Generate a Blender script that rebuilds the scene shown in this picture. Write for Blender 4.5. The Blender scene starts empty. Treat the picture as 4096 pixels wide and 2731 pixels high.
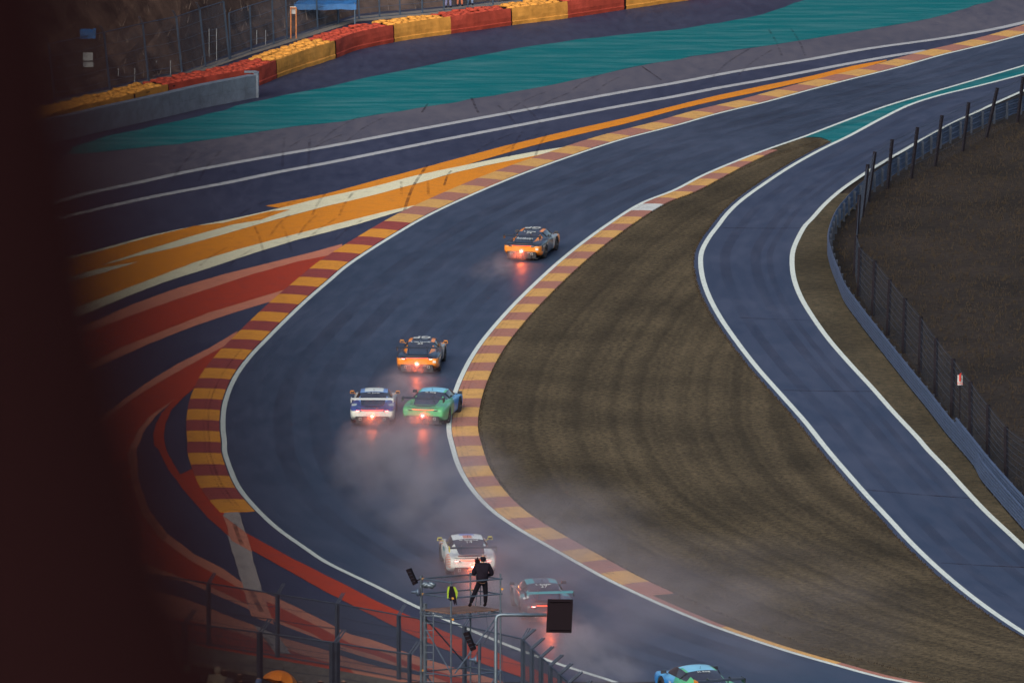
import bpy, bmesh, math, random
from mathutils import Vector, Matrix, noise
random.seed(7)
R_ = math.radians
SC = bpy.context.scene
COL = SC.collection

# ------------------------------------------------------------------ camera, world, light
FPX = 28680.0                                    # focal length in pixels of the 4096 px wide photograph
PITCH = R_(4.0); SLOPE = R_(6.0)
CAMP = Vector((0, -330*math.cos(PITCH), 330*math.sin(PITCH)))
cd = bpy.data.cameras.new('camera'); cam = bpy.data.objects.new('camera', cd); COL.objects.link(cam)
cd.sensor_width = 36; cd.lens = FPX/4096*36
cam.location = CAMP; cam.rotation_euler = (R_(90)-PITCH, 0, 0)
cd.clip_start = 0.2; cd.clip_end = 3000
cd.dof.use_dof = True; cd.dof.focus_distance = 300; cd.dof.aperture_fstop = 6.2; cd.dof.aperture_blades = 0
SC.camera = cam

w = bpy.data.worlds.new('World'); SC.world = w; w.use_nodes = True
nt = w.node_tree; bg = nt.nodes['Background']
sky = nt.nodes.new('ShaderNodeTexSky'); sky.sky_type = 'NISHITA'; sky.sun_disc = False
sky.sun_elevation = R_(28); sky.sun_rotation = R_(200)
sky.air_density = 1.2; sky.dust_density = 2.5; sky.ozone_density = 2.0
nt.links.new(sky.outputs[0], bg.inputs[0]); bg.inputs[1].default_value = 0.075
sl = bpy.data.lights.new('sun', 'SUN'); so = bpy.data.objects.new('sun', sl); COL.objects.link(so)
sl.energy = 1.25; sl.angle = R_(50); sl.color = (1.0, 0.95, 0.80)
so.rotation_euler = Vector((math.sin(R_(200))*math.cos(R_(28))*-1, -math.cos(R_(200))*math.cos(R_(28)), -math.sin(R_(28)))).to_track_quat('-Z', 'Y').to_euler()
SC.view_settings.view_transform = 'Standard'; SC.view_settings.look = 'None'
SC.view_settings.exposure = 1.1; SC.view_settings.gamma = 1; SC.view_settings.use_curve_mapping = False
SC.cycles.use_denoising = True
SC.cycles.max_bounces = 5; SC.cycles.diffuse_bounces = 2; SC.cycles.glossy_bounces = 3
SC.cycles.volume_bounces = 0; SC.cycles.transparent_max_bounces = 12
SC.cycles.volume_step_rate = 1.5; SC.cycles.volume_max_steps = 48
SC.cycles.sample_clamp_indirect = 4

# ------------------------------------------------------------------ placing: pixel of the photo -> the track's sloping plane
M_PL = Matrix.Rotation(SLOPE, 4, 'X')
N_PL = M_PL.to_3x3() @ Vector((0, 0, 1)); V_PL = M_PL.to_3x3() @ Vector((0, 1, 0))
CROPS = {1:(0,0,1.68),2:(1300,0,1.68),3:(2696,0,1.68),4:(2696,900,1.68),5:(2696,1798,1.68),6:(1300,1798,1.68),7:(0,1798,1.68),8:(0,900,1.68),
         0:(0,0,2352/4096.),9:(700,1900,1.887),10:(1600,2180,2.846),11:(200,0,2352/1100.)}
def S(k, x, y):
    o = CROPS[k]; return (o[0]+x/o[2], o[1]+y/o[2])
def ray(px, py):
    a = (py-1365.5)/FPX
    return Vector(((px-2048)/FPX, math.cos(PITCH)-a*math.sin(PITCH), -math.sin(PITCH)-a*math.cos(PITCH)))
def GP(px, py, h=0.0):                            # plane-local (u, v)
    d = ray(px, py); t = (h-CAMP.dot(N_PL))/d.dot(N_PL); P = CAMP+d*t
    return Vector((P.x, P.dot(V_PL)))
def GL(k, pts, h=0.0): return [GP(*S(k, x, y), h) for x, y in pts]
def GM(*runs):
    out = []
    for r in runs: out += GL(r[0], r[1])
    return out
def WP(px, py, D): return CAMP+ray(px, py)*D      # world point at depth D
def LW(u, v, h=0.0): return M_PL @ Vector((u, v, h))

def smooth(pts, step=1.2, closed=False):
    P = [Vector(p) for p in pts]; n = len(P); out = []
    rng = range(n if closed else n-1)
    for i in rng:
        p0 = P[(i-1) % n] if (closed or i > 0) else P[0]*2-P[1]
        p1 = P[i]; p2 = P[(i+1) % n]
        p3 = P[(i+2) % n] if (closed or i+2 < n) else P[-1]*2-P[-2]
        # centripetal catmull-rom
        t0 = 0; t1 = t0+max(1e-4, (p1-p0).length)**.5; t2 = t1+max(1e-4, (p2-p1).length)**.5; t3 = t2+max(1e-4, (p3-p2).length)**.5
        m = max(1, int((p2-p1).length/step))
        for j in range(m):
            t = t1+(t2-t1)*j/m
            A1 = p0*((t1-t)/(t1-t0))+p1*((t-t0)/(t1-t0)); A2 = p1*((t2-t)/(t2-t1))+p2*((t-t1)/(t2-t1)); A3 = p2*((t3-t)/(t3-t2))+p3*((t-t2)/(t3-t2))
            B1 = A1*((t2-t)/(t2-t0))+A2*((t-t0)/(t2-t0)); B2 = A2*((t3-t)/(t3-t1))+A3*((t-t1)/(t3-t1))
            out.append(B1*((t2-t)/(t2-t1))+B2*((t-t1)/(t2-t1)))
    if not closed: out.append(P[-1])
    return out
def resample(pts, step):
    out = [pts[0].copy()]; acc = 0.0
    for a, b in zip(pts, pts[1:]):
        L = (b-a).length; d = step-acc
        while d <= L:
            out.append(a.lerp(b, d/L)); d += step
        acc = L-(d-step)
    return out
def normals(pts):
    N = []
    for i in range(len(pts)):
        t = pts[min(i+1, len(pts)-1)]-pts[max(i-1, 0)]
        t.normalize(); N.append(Vector((t.y, -t.x)))   # to the right of the direction
    return N
def offset(pts, d):
    N = normals(pts); return [p+n*d for p, n in zip(pts, N)]

# ------------------------------------------------------------------ objects
def tag(o, label=None, cat=None, group=None, kind=None):
    if label: o['label'] = label
    if cat: o['category'] = cat
    if group: o['group'] = group
    if kind: o['kind'] = kind
    return o
def link(name, me, mat=None, parent=None, mw=None):
    o = bpy.data.objects.new(name, me); COL.objects.link(o)
    if mat is not None and me is not None and len(me.materials) == 0:
        for m_ in (mat if isinstance(mat, (list, tuple)) else [mat]): me.materials.append(m_)
    if parent is not None: o.parent = parent
    elif mw is not None: o.matrix_world = mw
    return o
def empty(name, loc=(0,0,0), mw=None):
    o = bpy.data.objects.new(name, None); COL.objects.link(o); o.empty_display_size = .2
    if mw is not None: o.matrix_world = mw
    else: o.location = loc
    return o
class MB:
    def __init__(s): s.v = []; s.f = []; s.m = []
    def add(s, vs, fs, mi=0):
        k = len(s.v); s.v += [tuple(v) for v in vs]; s.f += [tuple(i+k for i in f) for f in fs]; s.m += [mi]*len(fs); return s
    def box(s, c, d, rot=None, mi=0, taper=1.0):
        hx, hy, hz = d[0]/2, d[1]/2, d[2]/2; V = []
        for z in (-hz, hz):
            t = taper if z > 0 else 1.0
            for x, y in ((-hx,-hy),(hx,-hy),(hx,hy),(-hx,hy)):
                p = Vector((x*t, y*t, z)); p = rot @ p if rot is not None else p
                V.append(p+Vector(c))
        return s.add(V, [(0,3,2,1),(4,5,6,7),(0,1,5,4),(1,2,6,5),(2,3,7,6),(3,0,4,7)], mi)
    def tube(s, pts, r, n=8, mi=0, caps=True, ry=None):
        pts = [Vector(p) for p in pts]; rs = r if isinstance(r, (list, tuple)) else [r]*len(pts)
        base = []; up = None
        for i, p in enumerate(pts):
            t = (pts[min(i+1, len(pts)-1)]-pts[max(i-1, 0)]).normalized()
            if up is None: up = Vector((0,0,1)) if abs(t.z) < .9 else Vector((0,1,0))
            a = t.cross(up).normalized(); b = a.cross(t).normalized(); up = b
            base.append([p+a*math.cos(2*math.pi*j/n)*rs[i]+b*math.sin(2*math.pi*j/n)*(rs[i] if ry is None else ry) for j in range(n)])
        V = [q for ring in base for q in ring]; F = []
        for i in range(len(pts)-1):
            for j in range(n):
                F.append((i*n+j, i*n+(j+1) % n, (i+1)*n+(j+1) % n, (i+1)*n+j))
        if caps: F += [tuple(range(n))[::-1], tuple((len(pts)-1)*n+j for j in range(n))]
        return s.add(V, F, mi)
    def lathe(s, prof, n=24, axis='z', mi=0, c=(0,0,0)):
        V = []; m = len(prof)
        for j in range(n):
            a = 2*math.pi*j/n
            for r, h in prof:
                p = (r*math.cos(a), r*math.sin(a), h) if axis == 'z' else ((h, r*math.cos(a), r*math.sin(a)) if axis == 'x' else (r*math.cos(a), h, r*math.sin(a)))
                V.append((p[0]+c[0], p[1]+c[1], p[2]+c[2]))
        F = [(j*m+i, ((j+1) % n)*m+i, ((j+1) % n)*m+i+1, j*m+i+1) for j in range(n) for i in range(m-1)]
        return s.add(V, F, mi)
    def mesh(s, name, smooth=False):
        me = bpy.data.meshes.new(name); me.from_pydata(s.v, [], s.f)
        if any(s.m): me.polygons.foreach_set('material_index', s.m)
        if smooth: me.polygons.foreach_set('use_smooth', [True]*len(me.polygons))
        me.update(); return me
    def build(s, name, mat, parent=None, smooth=False, mw=None): return link(name, s.mesh(name, smooth), mat, parent, mw)
def rot(ax, deg): return Matrix.Rotation(R_(deg), 3, ax)

# ------------------------------------------------------------------ materials
def mat(name, col=(.5,.5,.5), rough=.6, metal=0, spec=.5, var=0.0, vscale=3.0, bump=0.0, bscale=20.0, emit=None, estr=0, coat=0, attr=None, stretch=None, coords='Object', col2=None, rvar=0):
    m = bpy.data.materials.new(name); m.use_nodes = True; t = m.node_tree; L = t.links
    b = t.nodes['Principled BSDF']; b.inputs['Base Color'].default_value = (*col, 1); b.inputs['Roughness'].default_value = rough
    b.inputs['Metallic'].default_value = metal; b.inputs['Specular IOR Level'].default_value = spec; b.inputs['Coat Weight'].default_value = coat
    b.inputs['Coat Roughness'].default_value = .08
    tc = t.nodes.new('ShaderNodeTexCoord'); src = tc.outputs[coords]
    if stretch:
        mp = t.nodes.new('ShaderNodeMapping'); L.new(src, mp.inputs[0]); mp.inputs['Scale'].default_value = stretch; src = mp.outputs[0]
    if attr:
        a = t.nodes.new('ShaderNodeAttribute'); a.attribute_name = attr; L.new(a.outputs['Color'], b.inputs['Base Color']); base = a.outputs['Color']
    else: base = None
    if var or col2:
        n = t.nodes.new('ShaderNodeTexNoise'); L.new(src, n.inputs['Vector']); n.inputs['Scale'].default_value = vscale; n.inputs['Detail'].default_value = 6; n.inputs['Roughness'].default_value = .65
        mr = t.nodes.new('ShaderNodeMapRange'); L.new(n.outputs[0], mr.inputs[0]); mr.inputs[1].default_value = .3; mr.inputs[2].default_value = .7
        mx = t.nodes.new('ShaderNodeMix'); mx.data_type = 'RGBA'
        if col2:
            L.new(mr.outputs[0], mx.inputs['Factor']); mx.inputs['A'].default_value = (*col, 1); mx.inputs['B'].default_value = (*col2, 1)
        else:
            mx.blend_type = 'MULTIPLY'; mr.inputs[3].default_value = 1-var; mr.inputs[4].default_value = 1+var*.6
            mx.inputs['Factor'].default_value = 1
            if base: L.new(base, mx.inputs['A'])
            else: mx.inputs['A'].default_value = (*col, 1)
            cb = t.nodes.new('ShaderNodeCombineXYZ')
            for i in range(3): L.new(mr.outputs[0], cb.inputs[i])
            L.new(cb.outputs[0], mx.inputs['B'])
        L.new(mx.outputs['Result'], b.inputs['Base Color'])
        if rvar:
            rr = t.nodes.new('ShaderNodeMapRange'); L.new(n.outputs[0], rr.inputs[0]); rr.inputs[1].default_value = .3; rr.inputs[2].default_value = .7
            rr.inputs[3].default_value = rough-rvar; rr.inputs[4].default_value = rough+rvar; L.new(rr.outputs[0], b.inputs['Roughness'])
    if bump:
        n2 = t.nodes.new('ShaderNodeTexNoise'); L.new(src, n2.inputs['Vector']); n2.inputs['Scale'].default_value = bscale; n2.inputs['Detail'].default_value = 4
        bp = t.nodes.new('ShaderNodeBump'); L.new(n2.outputs[0], bp.inputs['Height']); bp.inputs['Strength'].default_value = bump; bp.inputs['Distance'].default_value = .05
        L.new(bp.outputs[0], b.inputs['Normal'])
    if emit: b.inputs['Emission Color'].default_value = (*emit, 1); b.inputs['Emission Strength'].default_value = estr
    return m
def paint_mat(name, col, wear=.25, rough=.5, under=(.05,.05,.065), scale=1.5, along=(1,1,1), amount=.5, grain=.35):
    """paint on asphalt, scuffed through in streaks"""
    m = bpy.data.materials.new(name); m.use_nodes = True; t = m.node_tree; L = t.links; b = t.nodes['Principled BSDF']
    tc = t.nodes.new('ShaderNodeTexCoord'); mp = t.nodes.new('ShaderNodeMapping'); L.new(tc.outputs['Object'], mp.inputs[0]); mp.inputs['Scale'].default_value = along
    n = t.nodes.new('ShaderNodeTexNoise'); L.new(mp.outputs[0], n.inputs[0]); n.inputs['Scale'].default_value = scale; n.inputs['Detail'].default_value = 9; n.inputs['Roughness'].default_value = .7
    mr = t.nodes.new('ShaderNodeMapRange'); L.new(n.outputs[0], mr.inputs[0]); mr.inputs[1].default_value = .5-.1*amount+.05; mr.inputs[2].default_value = .72; mr.inputs[3].default_value = 0; mr.inputs[4].default_value = wear
    mx = t.nodes.new('ShaderNodeMix'); mx.data_type = 'RGBA'; L.new(mr.outputs[0], mx.inputs['Factor']); mx.inputs['A'].default_value = (*col, 1); mx.inputs['B'].default_value = (*under, 1)
    n2 = t.nodes.new('ShaderNodeTexNoise'); L.new(tc.outputs['Object'], n2.inputs[0]); n2.inputs['Scale'].default_value = 12; n2.inputs['Detail'].default_value = 5; n2.inputs['Roughness'].default_value = .85
    m2 = t.nodes.new('ShaderNodeMapRange'); L.new(n2.outputs[0], m2.inputs[0]); m2.inputs[1].default_value = .3; m2.inputs[2].default_value = .7; m2.inputs[3].default_value = 1-grain; m2.inputs[4].default_value = 1+grain*.6
    mm = t.nodes.new('ShaderNodeMix'); mm.data_type = 'RGBA'; mm.blend_type = 'MULTIPLY'; mm.inputs['Factor'].default_value = 1; L.new(mx.outputs['Result'], mm.inputs['A'])
    cb = t.nodes.new('ShaderNodeCombineXYZ')
    for i in range(3): L.new(m2.outputs[0], cb.inputs[i])
    L.new(cb.outputs[0], mm.inputs['B']); L.new(mm.outputs['Result'], b.inputs['Base Color'])
    b.inputs['Roughness'].default_value = max(rough, .65); b.inputs['Specular IOR Level'].default_value = .12
    return m
def road_mat(name, c1, c2, rough=.4, spec=.5, streak=(.25,1,1)):
    """damp asphalt: broad tone patches, streaks along its own uv, fine stone grain"""
    m = bpy.data.materials.new(name); m.use_nodes = True; t = m.node_tree; L = t.links; b = t.nodes['Principled BSDF']
    tc = t.nodes.new('ShaderNodeTexCoord')
    n = t.nodes.new('ShaderNodeTexNoise'); L.new(tc.outputs['Object'], n.inputs[0]); n.inputs['Scale'].default_value = .09; n.inputs['Detail'].default_value = 5
    mp = t.nodes.new('ShaderNodeMapping'); L.new(tc.outputs['UV'], mp.inputs[0]); mp.inputs['Scale'].default_value = streak
    n3 = t.nodes.new('ShaderNodeTexNoise'); L.new(mp.outputs[0], n3.inputs[0]); n3.inputs['Scale'].default_value = 1.6; n3.inputs['Detail'].default_value = 5
    n2 = t.nodes.new('ShaderNodeTexNoise'); L.new(tc.outputs['Object'], n2.inputs[0]); n2.inputs['Scale'].default_value = 11; n2.inputs['Detail'].default_value = 6; n2.inputs['Roughness'].default_value = .9
    ad = t.nodes.new('ShaderNodeMath'); ad.operation = 'ADD'; L.new(n.outputs[0], ad.inputs[0]); L.new(n3.outputs[0], ad.inputs[1])
    ad2 = t.nodes.new('ShaderNodeMath'); ad2.operation = 'ADD'; L.new(ad.outputs[0], ad2.inputs[0]); L.new(n2.outputs[0], ad2.inputs[1])
    mr = t.nodes.new('ShaderNodeMapRange'); L.new(ad2.outputs[0], mr.inputs[0]); mr.inputs[1].default_value = 1.22; mr.inputs[2].default_value = 1.78
    mx = t.nodes.new('ShaderNodeMix'); mx.data_type = 'RGBA'; L.new(mr.outputs[0], mx.inputs['Factor']); mx.inputs['A'].default_value = (*c1, 1); mx.inputs['B'].default_value = (*c2, 1)
    L.new(mx.outputs['Result'], b.inputs['Base Color'])
    rr = t.nodes.new('ShaderNodeMapRange'); L.new(ad.outputs[0], rr.inputs[0]); rr.inputs[1].default_value = .7; rr.inputs[2].default_value = 1.3; rr.inputs[3].default_value = rough-.08; rr.inputs[4].default_value = rough+.1
    L.new(rr.outputs[0], b.inputs['Roughness']); b.inputs['Specular IOR Level'].default_value = spec
    bp = t.nodes.new('ShaderNodeBump'); n4 = t.nodes.new('ShaderNodeTexNoise'); L.new(tc.outputs['Object'], n4.inputs[0]); n4.inputs['Scale'].default_value = 14; n4.inputs['Detail'].default_value = 2
    L.new(n4.outputs[0], bp.inputs['Height']); bp.inputs['Strength'].default_value = .12; bp.inputs['Distance'].default_value = .02; L.new(bp.outputs[0], b.inputs['Normal'])
    return m

M = {}
M['track'] = road_mat('wet_track_asphalt', (.014,.025,.052), (.044,.056,.098), .50, .40)
M['road'] = road_mat('damp_road_asphalt', (.022,.032,.066), (.052,.063,.108), .58, .22)
M['runoff'] = road_mat('runoff_asphalt', (.018,.022,.052), (.040,.044,.084), .6, .3)
M['oldasphalt'] = road_mat('worn_grey_asphalt', (.060,.058,.085), (.098,.088,.112), .65, .3)
M['white'] = paint_mat('white_line_paint', (.62,.66,.62), .2, .5)
M['oldwhite'] = paint_mat('worn_white_paint', (.42,.42,.44), .45, .55, scale=.8, along=(1,3,1), amount=1)
M['cream'] = paint_mat('cream_paint', (.72,.66,.46), .2, .5)
M['yellow'] = paint_mat('yellow_paint', (.70,.235,.016), .28, .5)
M['red'] = paint_mat('red_paint', (.41,.046,.019), .3, .5)
M['pink'] = paint_mat('pale_red_paint', (.56,.20,.125), .3, .5)
M['green'] = paint_mat('teal_paint', (.0,.130,.148), .6, .5, under=(.10,.24,.26), scale=.5, along=(.35,1.6,1), amount=1)
M['grey'] = paint_mat('pale_concrete_strip', (.34,.29,.27), .4, .6, scale=.8, along=(3,.6,1))
M['kerb_yellow'] = paint_mat('kerb_yellow_paint', (.68,.27,.035), .45, .5, under=(.25,.09,.04), along=(1,1,1))
M['kerb_red'] = paint_mat('kerb_red_paint', (.29,.058,.050), .45, .5, under=(.12,.04,.04))
M['kerb_yellow_worn'] = paint_mat('kerb_yellow_paint_worn', (.60,.33,.105), .6, .5, under=(.30,.14,.08))
M['kerb_red_worn'] = paint_mat('kerb_red_paint_worn', (.36,.155,.115), .6, .5, under=(.22,.14,.14))
M['kerb_white'] = paint_mat('kerb_white_paint', (.55,.56,.55), .3, .5)
def mark_mat(a0, a1, sc=1.1):
    m = mat('rubber_mark', (.035,.022,.03), .7, spec=.1); t = m.node_tree; n = t.nodes.new('ShaderNodeTexNoise'); tc = t.nodes.new('ShaderNodeTexCoord'); t.links.new(tc.outputs['Object'], n.inputs[0]); n.inputs['Scale'].default_value = sc; n.inputs['Detail'].default_value = 3
    mr = t.nodes.new('ShaderNodeMapRange'); t.links.new(n.outputs[0], mr.inputs[0]); mr.inputs[1].default_value = .35; mr.inputs[2].default_value = .65; mr.inputs[3].default_value = a0; mr.inputs[4].default_value = a1
    t.links.new(mr.outputs[0], t.nodes['Principled BSDF'].inputs['Alpha']); return m
M['tyre_mark'] = mark_mat(.12, .5)
M['tyre_mark_faint'] = mark_mat(.0, .28)
M['rubbered'] = mark_mat(.02, .13, .12)

# ------------------------------------------------------------------ traced edges (photo pixels -> plane)
LINE_A = smooth(GM(
  (6,[(2600,1800),(1960,1567),(1610,1455),(1320,1352),(920,1190),(620,1060),(330,915),(0,755)]),
  (7,[(2050,665),(1860,530),(1720,400),(1600,255),(1535,110),(1503,0)]),
  (8,[(1505,1470),(1495,1380),(1495,1290),(1507,1200),(1540,1100),(1590,1000),(1680,880),(1785,770),(1920,635),(2040,520),(2200,382),(2340,265)]),
  (2,[(490,1562),(700,1443),(1000,1303),(1300,1178),(1600,1068),(2000,936),(2352,845)]),
  (3,[(300,762),(600,690),(900,608),(1200,530),(1500,455),(1800,370),(2100,298),(2352,230),(2700,120),(3100,-30)])), 1.0)
LINE_B = smooth(GM(
  (5,[(2300,1790),(1800,1615),(1400,1532),(1100,1450),(800,1365),(500,1268),(250,1180),(0,1078)]),
  (6,[(2100,968),(1900,872),(1700,762),(1500,648),(1300,532),(1150,430),(1040,328),(950,210),(893,100),(862,0)]),
  (0,[(1031,985),(1040,920),(1062,860),(1096,800),(1148,735),(1210,670),(1300,588),(1400,513),(1480,464)]),
  (3,[(0,1280),(200,1177),(400,1092),(600,1015),(900,910),(1100,833),(1400,723),(1700,632),(2000,545),(2352,442),(2700,330),(3100,190)])), 1.0)
ROAD_L = smooth(GM(
  (5,[(2900,1560),(2352,1230),(2200,1130),(2000,985),(1800,820),(1600,632),(1450,470),(1300,310),(1150,140),(1030,0)]),
  (4,[(880,1320),(720,1140),(560,960),(420,780),(310,620),(240,490),(196,370),(179,260),(186,180),(232,90),(300,0)]),
  (3,[(352,1443),(440,1357),(600,1240),(800,1110),(1000,1000),(1180,913),(1400,795),(1600,700),(1800,638),(2000,590),(2352,500),(2700,400),(3100,280)])), 1.0)
ROAD_R = smooth(GM(
  (5,[(2800,1040),(2352,655),(2250,560),(2100,420),(1950,262),(1812,110),(1705,0)]),
  (4,[(1640,1432),(1480,1262),(1330,1092),(1180,930),(1040,768),(920,600),(850,480),(806,360),(793,250),(801,170),(838,80),(885,0)]),
  (3,[(925,1472),(1015,1372),(1120,1280),(1240,1195),(1340,1130),(1450,1065),(1580,990),(1700,920),(1850,840),(2000,768),(2352,610),(2700,470),(3100,330)])), 1.0)

def strip(name, mat_, P, Q, h=0.0, kind='structure', parent=None, across=1, smooth_=False):
    """sheet between two edges, uv = metres along, metres across"""
    n = min(len(P), len(Q)); V = []; UV = []; s = 0
    for i in range(n):
        if i: s += ((P[i]-P[i-1]).length+(Q[i]-Q[i-1]).length)/2
        for j in range(across+1):
            p = P[i].lerp(Q[i], j/across); V.append((p.x, p.y, h)); UV.append((s, (Q[i]-P[i]).length*j/across))
    k = across+1
    F = [(i*k+j, i*k+j+1, (i+1)*k+j+1, (i+1)*k+j) for i in range(n-1) for j in range(across)]
    me = bpy.data.meshes.new(name); me.from_pydata(V, [], F)
    uv = me.uv_layers.new(name='UVMap')
    for l in me.loops: uv.data[l.index].uv = UV[l.vertex_index]
    me.update()
    if len(me.polygons) and me.polygons[0].normal.z < 0: me.flip_normals()
    o = link(name, me, mat_, parent, None if parent else M_PL)
    if kind and not parent: o['kind'] = kind
    return o
def line(name, mat_, P, wd, h, off=0.0): return strip(name, mat_, offset(P, off-wd/2), offset(P, off+wd/2), h)
def poly(name, mat_, pts, h, rough=0.0, step=1.0, kind='structure'):
    P = list(pts)
    if rough:
        Q = []
        for i, p in enumerate(P):
            q = P[(i+1) % len(P)]; m = max(1, int((q-p).length/step))
            for j in range(m):
                r = p.lerp(q, j/m); Q.append(r+Vector((noise.noise((r.x*1.3, r.y*1.3, 0)), noise.noise((r.x*1.3, r.y*1.3, 9))))*rough)
        P = Q
    bm = bmesh.new(); vs = [bm.verts.new((p.x, p.y, h)) for p in P]; f = bm.faces.new(vs); bm.normal_update()
    if f.normal.z < 0: f.normal_flip()
    bmesh.ops.triangulate(bm, faces=[f]); me = bpy.data.meshes.new(name)
    uvl = bm.loops.layers.uv.new('UVMap')
    for fc in bm.faces:
        for l in fc.loops: l[uvl].uv = (l.vert.co.y, l.vert.co.x)
    bm.to_mesh(me); bm.free()
    o = link(name, me, mat_, None, M_PL); o['kind'] = kind; return o
def nearest(pts, p):
    return min(range(len(pts)), key=lambda i: (pts[i]-p).length_squared)
def pair(P, Q):
    """match each point of P with the point of Q across from it"""
    out = []; j = 0
    for p in P:
        best = min(range(max(0, j-3), min(len(Q), j+40)), key=lambda i: (Q[i]-p).length_squared); j = max(j, best); out.append(Q[j])
    return out

# ------------------------------------------------------------------ ground
TERR = {}
FENCE_BASE_L = GL(1, [(370,700),(740,620),(1000,555),(1230,510),(1400,450),(1690,350),(1950,270),(2352,145)])+GL(2, [(230,130),(500,105),(800,75),(1100,40),(1500,5),(1900,-30),(2400,-70),(3000,-110)])
def fence_v(u):
    P = FENCE_BASE_L
    if u <= P[0].x: return P[0].y+(u-P[0].x)*1.5
    for a, b in zip(P, P[1:]):
        if a.x <= u <= b.x: return a.y+(b.y-a.y)*(u-a.x)/(b.x-a.x)
    return P[-1].y+(u-P[-1].x)*1.5
def ground_h(u, v):
    """height above the track plane of everything that is not the track"""
    h = 0.0
    d = v-(-70)                                     # towards the spectators
    if d < 0:
        wz = [(-70,0.0),(-80,-.9)]                  # world-height terrace profile turned into plane height below
        D = 330*math.cos(PITCH)+v*math.cos(SLOPE)
        prof = [(0,17.5),(40,13),(120,5.0),(170,.2),(190,-2.6),(212,-2.6),(216,-3.9),(228,-4.4),(236,-7.0),(259,-7.35),(262,-6.9)]
        z = prof[-1][1]
        if D <= 0: z = 17.5
        else:
            for (a, za), (b, zb) in zip(prof, prof[1:]):
                if a <= D <= b: z = za+(zb-za)*(D-a)/(b-a)
        hz = z-v*math.sin(SLOPE)
        k = max(0, min(1, (9.5-u)/3.0))             # the terrace ends right of the tower, the valley floor goes on
        low = -8.6-max(0, -v-90)*.0
        hz2 = max(-.03, (-9.6 if D > 200 else -9.6+(200-D)*.125)-v*math.sin(SLOPE)) if v < -92 else 0.0
        h = (hz*k+hz2*(1-k)) if hz > -5 else hz
        h *= min(1, -d/3)
    return h
def build_ground():
    me_v = []; me_f = []
    us = [-600,-400,-250,-150,-100,-70,-55]+[-45+i*2.0 for i in range(48)]+[55,70,100,150,250,400,600]
    vs = [-420,-380,-340,-300,-250,-200,-170]+[-150+i*2 for i in range(150)]+[160,180,210,250,300,400,550,800]
    for v in vs:
        for u in us:
            h = ground_h(u, v)
            me_v.append((u, v, h-.06+noise.noise((u*.08, v*.08, 0))*.03*(1 if -90 < v < 150 else 30)))
    k = len(us)
    for i in range(len(vs)-1):
        for j in range(k-1): me_f.append((i*k+j, i*k+j+1, (i+1)*k+j+1, (i+1)*k+j))
    me = bpy.data.meshes.new('ground'); me.from_pydata(me_v, [], me_f); me.update()
    for p in me.polygons: p.use_smooth = True
    return me
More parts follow.
